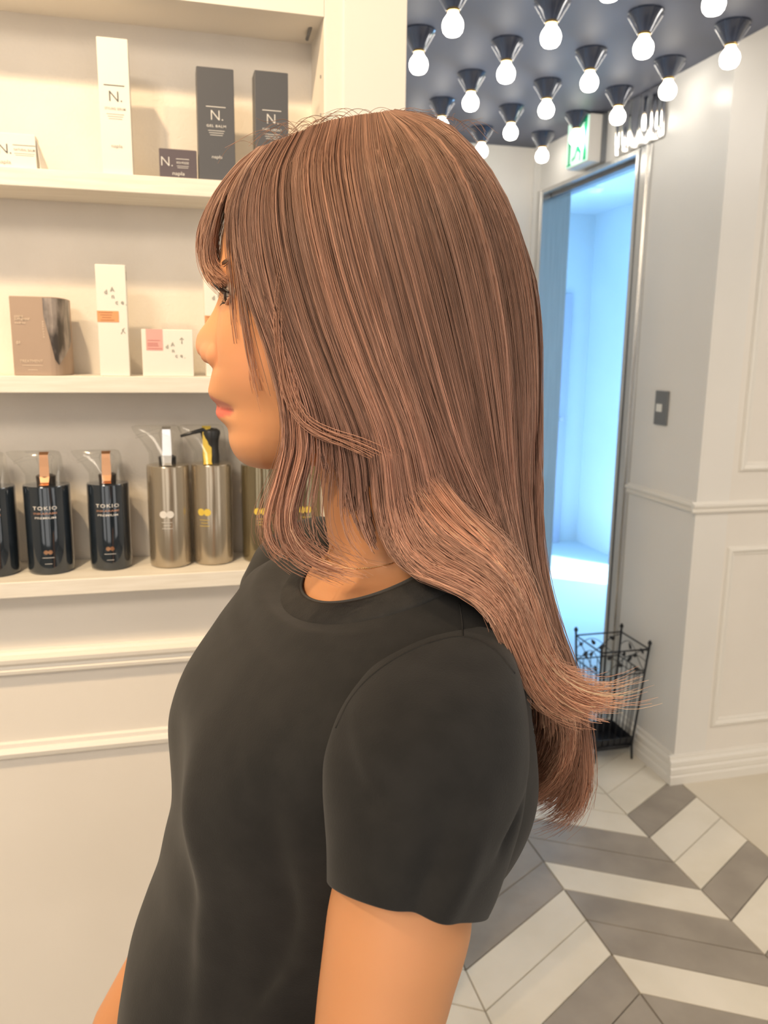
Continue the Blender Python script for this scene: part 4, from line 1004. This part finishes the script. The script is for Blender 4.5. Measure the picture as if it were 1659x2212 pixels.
A5 = [(770, 249), (768, 340), (788, 460), (824, 600), (862, 740), (902, 860), (930, 950), (952, 1030), (990, 1090), (1050, 1145, .462), (1105, 1200, .455), (1135, 1270, .45), (1152, 1350, .45), (1175, 1420, .454), (1220, 1470, .46), (1275, 1495, .465), (1325, 1480, .47)]
A6 = [(810, 244), (822, 330), (852, 450), (892, 600), (932, 750), (968, 880), (1002, 990), (1042, 1080), (1085, 1160), (1118, 1240, .468), (1145, 1330, .468), (1170, 1410, .472), (1205, 1480, .48), (1225, 1550, .49), (1224, 1630, .50), (1188, 1695, .51), (1112, 1738, .512)]
A7 = [(835, 241), (880, 300), (922, 400), (967, 550), (1002, 700), (1032, 850), (1057, 980), (1082, 1100), (1110, 1200, .478), (1138, 1300, .482), (1172, 1400, .488), (1212, 1490, .495), (1230, 1570, .505), (1228, 1640, .515), (1192, 1702, .52), (1115, 1742, .522)]
A8 = [(845, 240), (915, 270), (985, 350), (1037, 480), (1072, 620), (1092, 760), (1102, 900), (1108, 1030), (1122, 1150, .497), (1147, 1270, .50), (1182, 1390, .505), (1222, 1480, .515), (1236, 1560, .525), (1233, 1640, .53), (1198, 1702, .535), (1122, 1742, .537)]
A9 = [(850, 240), (940, 270), (1028, 355), (1085, 470), (1120, 590), (1138, 720), (1145, 850), (1142, 1000), (1145, 1120, .52), (1160, 1240, .52), (1192, 1365, .525), (1228, 1465, .53), (1238, 1555, .54), (1237, 1640, .545), (1204, 1705, .55), (1128, 1745, .548)]
A10 = [(852, 239), (955, 264), (1045, 352), (1106, 465), (1142, 590), (1157, 720), (1159, 850), (1153, 1000, .55), (1152, 1110, .55), (1164, 1235, .55), (1198, 1370, .55), (1234, 1470, .55), (1240, 1560, .555), (1239, 1640, .56), (1206, 1706, .56), (1130, 1746, .556)]
def pad(g, n): return g
SIDE = [A0, A1, A2, A3, A4, A5, A6, A7, A8, A9, A10]
FR = [[(558, 318, .545), (510, 355, .545), (464, 415, .545), (434, 485, .545), (428, 540, .54), (440, 582, .535), (468, 612, .53), (492, 628, .525)],
      [(560, 317, .54), (516, 360, .54), (474, 415, .54), (446, 480, .535), (440, 540, .53), (452, 585, .525), (478, 612, .52), (500, 628, .515)],
      [(562, 316, .53), (522, 362, .53), (488, 415, .525), (466, 480, .52), (456, 540, .518), (462, 580, .515), (482, 605, .51), (506, 622, .505)]]
FR2 = [[(564, 316, .53), (528, 364, .52), (500, 420, .515), (488, 480, .512), (492, 550, .512), (500, 620, .510), (508, 700, .508), (520, 780, .508), (535, 850, .506), (545, 900, .505)],
       [(572, 313, .52), (542, 364), (520, 420), (512, 490), (520, 570), (532, 650), (548, 740), (566, 820), (580, 880), (600, 930)]]
# the long back and side hair (falls straight behind the shoulder)
BACK = [[(700, 262), (690, 350), (720, 470), (765, 600), (815, 740), (868, 880), (920, 990, .475), (975, 1080, .48), (1035, 1160, .485), (1085, 1240, .49), (1120, 1320, .495), (1150, 1400, .50), (1166, 1480, .505), (1172, 1560, .512), (1160, 1640, .517), (1105, 1710, .52)]]+SIDE[6:]
sheet(SIDE[6:], 3600, 0, .014, clumps=150, clump=.5, cut=(.93, 1), tone=.98)
sheet(SIDE[3:7], 2600, 0, .012, clumps=90, clump=.62, cut=(.86, 1), ends=.006, tone=1.0, warm=.0)
sheet(SIDE[2:4], 330, 0, .010, clumps=20, clump=.6, cut=(.92, 1), ends=.004, tone=1.02, u0=.62)
A2n = A2[:12]+[(850, 1240, .456), (900, 1262, .45), (950, 1272, .445)]
sheet([A1, A2n], 100, .001, .010, clumps=14, clump=.88, cut=(.62, 1), ends=.008, tone=1.05)
sheet(SIDE[0:2], 120, .001, .008, clumps=9, clump=.92, cut=(.80, 1), ends=.007, tone=1.08)
# short layers that stop by the jaw so that the neck shows below them
sheet([A0, A1, A2, A3, A4], 2400, .003, .014, clumps=80, clump=.5, cut=(.47, .60), ends=.005, tone=.92)
sheet(BACK, 2600, .014, .020, clumps=80, clump=.4, cut=(.9, 1), tone=.93)
sheet(BACK, 1200, .034, .03, clumps=50, clump=.3, cut=(.8, 1), tone=.85)
sheet(FR, 420, 0, .010, clumps=14, clump=.8, cut=(.9, 1), frizz=.0012, ends=.0035, tone=1.05)
sheet(FR[::-1], 50, .012, .05, clumps=18, clump=.5, cut=(.85, 1), frizz=.0012, ends=.003)
sheet(FR2, 45, 0, .004, clumps=14, clump=.5, cut=(.55, 1), ends=.004, frizz=.002, rad=.00022)
sheet([FR[2], FR2[0], A0, A1], 900, .001, .010, clumps=40, clump=.3, cut=(.28, .42), frizz=.001, ends=.002)
# thin locks lying over the face and throat
sheet([[(600, 560), (590, 680), (600, 790), (625, 880), (670, 930), (730, 950), (790, 975), (850, 1010)], [(620, 600), (615, 720), (635, 830), (670, 905), (720, 935), (780, 958), (840, 985), (900, 1020)]], 24, -.003, .003, clumps=6, clump=.35, cut=(.75, 1), tone=1.15, warm=.3, start=.5)
sheet([[(590, 740), (602, 860), (610, 950), (596, 1030, .466), (574, 1100, .464), (568, 1150, .464), (590, 1195, .465), (650, 1222, .466), (710, 1232, .468)], [(640, 800), (655, 900), (662, 980), (640, 1060, .466), (628, 1120, .464), (640, 1170, .462), (680, 1215, .462), (760, 1245, .462), (840, 1262, .46)]], 70, -.002, .006, clumps=8, clump=.9, cut=(.8, 1), tone=1.2, warm=.3, start=.2)
# highlights: the flicked mid-length locks, with warm ends
sheet([A3, A4, A5], 650, -.003, .004, clumps=26, clump=.8, cut=(.9, 1), tone=1.12, warm=.1, start=.6, ends=.007)
sheet([[(860, 1050, .462), (925, 1140, .455), (1000, 1200, .446), (1070, 1250, .436), (1110, 1330, .43), (1130, 1400, .432), (1165, 1470, .436), (1215, 1515, .44), (1275, 1535, .445), (1335, 1525, .45)], [(940, 1010, .465), (1010, 1100, .458), (1085, 1180, .45), (1120, 1260, .444), (1140, 1340, .442), (1160, 1410, .444), (1200, 1465, .45), (1250, 1490, .455), (1300, 1490, .46), (1345, 1465, .465)]], 520, -.001, .010, clumps=22, clump=.65, cut=(.78, 1.0), tone=1.12, warm=.6, ends=.010, start=.25)
# lock falling over the sleeve
sheet([[(880, 1240, .44), (960, 1272, .425), (1020, 1310, .41), (1060, 1370, .40), (1078, 1440, .395)], [(890, 1236, .44), (970, 1268, .425), (1032, 1306, .41), (1072, 1370, .40), (1090, 1440, .397)]], 5, 0, .003, clumps=3, clump=.8, cut=(.8, 1), tone=1.1, warm=.2, ends=.003, start=.02)
# flyaways on the crown
for _ in range(90):
    x0 = rng.uniform(560, 1000); y0 = 250+((x0-820)/260)**2*60; sgn = rng.choice([-1, 1]); L_ = rng.uniform(40, 130)
    sheet([[(x0, y0+6, WM-rng.uniform(-.01, .02)), (x0+sgn*L_*.4, y0-rng.uniform(4, 18), WM-.0), (x0+sgn*L_, y0+rng.uniform(-4, 22)+L_*.15, WM-.01)]]*2, 1, 0, .004, clumps=1, clump=0, frizz=.002, rad=.00016, cut=(.9, 1), tone=.9)
# the far side of the head
sheet(SIDE[6:], 1500, 0, .016, True, clumps=60, clump=.5)
sheet(SIDE[3:7], 1000, 0, .014, True, clumps=50, clump=.6, cut=(.8, 1))
sheet(SIDE[0:4], 1300, .001, .014, True, clumps=60, clump=.6, cut=(.46, .58))
FARL = [[(600, 300), (562, 365), (545, 450), (560, 600), (600, 760), (640, 900), (640, 1010, .47), (610, 1090, .46), (600, 1150, .455), (630, 1200, .45)], [(640, 285), (602, 360), (600, 450), (630, 600), (670, 760), (700, 900), (700, 1010, .47), (690, 1090, .46), (700, 1160, .455), (740, 1210, .45)]]
sheet(FARL, 170, .0, .012, True, clumps=24, clump=.7, cut=(.80, 1), ends=.008, tone=.85)
A11 = [(852, 238, .55), (958, 262, .55), (1048, 352, .55), (1110, 465, .55), (1145, 590, .55), (1158, 720, .55), (1158, 850, .55), (1153, 1000, .552), (1152, 1110, .552), (1164, 1235, .552), (1198, 1370, .552), (1232, 1470, .555), (1240, 1560, .56), (1238, 1640, .562), (1198, 1700, .565), (1130, 1742, .56)]
A10b = [(852, 239, .545), (955, 264, .532), (1044, 353, .520), (1104, 465, .512), (1140, 590, .510), (1155, 720, .512), (1157, 850, .516)]+[(p[0], p[1], .535) for p in A11[7:]]
for mi in (False, True):
    sheet([A10, A10b, A11], 1100, .0, .010, mi, clumps=40, clump=.5, cut=(.93, 1), tone=.97)
    sheet([A8, A10, A11], 700, .010, .012, mi, clumps=40, clump=.3, cut=(.93, 1), tone=.9)
n = len(STR); print('strands', n)
P = np.array(STR); C = np.clip(np.array(COLR), 0, 1); Rr = np.array(RAD)
T = np.gradient(P, axis=1); T /= np.linalg.norm(T, axis=2, keepdims=True)+1e-9
ref = np.tile(HNv3, (n, NP, 1)); Aa = np.cross(T, ref); Aa /= np.linalg.norm(Aa, axis=2, keepdims=True)+1e-9; Bb = np.cross(T, Aa)
vs = []
for k in range(3):
    a = 2*PI*k/3-PI/6; vs.append(P+(Aa*math.cos(a)+Bb*math.sin(a))*Rr[:, :, None])
VV = np.stack(vs, 2).reshape(-1, 3)                      # strand, point, corner
idx = np.arange(n*NP*3).reshape(n, NP, 3); fa = []
for k in range(3):
    k2 = (k+1) % 3; fa.append(np.stack([idx[:, :-1, k], idx[:, :-1, k2], idx[:, 1:, k2], idx[:, 1:, k]], -1).reshape(-1, 4))
FF = np.concatenate(fa)
hm = bpy.data.meshes.new('hair'); hm.vertices.add(len(VV)); hm.vertices.foreach_set('co', VV.astype('f').ravel())
hm.loops.add(FF.size); hm.loops.foreach_set('vertex_index', FF.ravel().astype('i')); hm.polygons.add(len(FF))
hm.polygons.foreach_set('loop_start', np.arange(0, FF.size, 4, dtype='i')); hm.update()
hm.polygons.foreach_set('use_smooth', np.ones(len(FF), dtype=bool))
ca = hm.color_attributes.new('tint', 'FLOAT_COLOR', 'POINT')
ca.data.foreach_set('color', np.c_[np.repeat(C.reshape(-1, 3), 3, axis=0), np.ones(len(VV))].astype('f').ravel())
hairm = mat('rose_brown_hair', (.3, .17, .12), .42, 0, .35); nt = hairm.node_tree; at = nt.nodes.new('ShaderNodeVertexColor'); at.layer_name = 'tint'
nt.links.new(at.outputs[0], nt.nodes['Principled BSDF'].inputs['Base Color'])
ho = link('hair', hm, hairm, PR); ho['kind'] = 'stuff'; ho['label'] = 'long straight rose-brown hair with a curled fringe and warmer flicked ends'
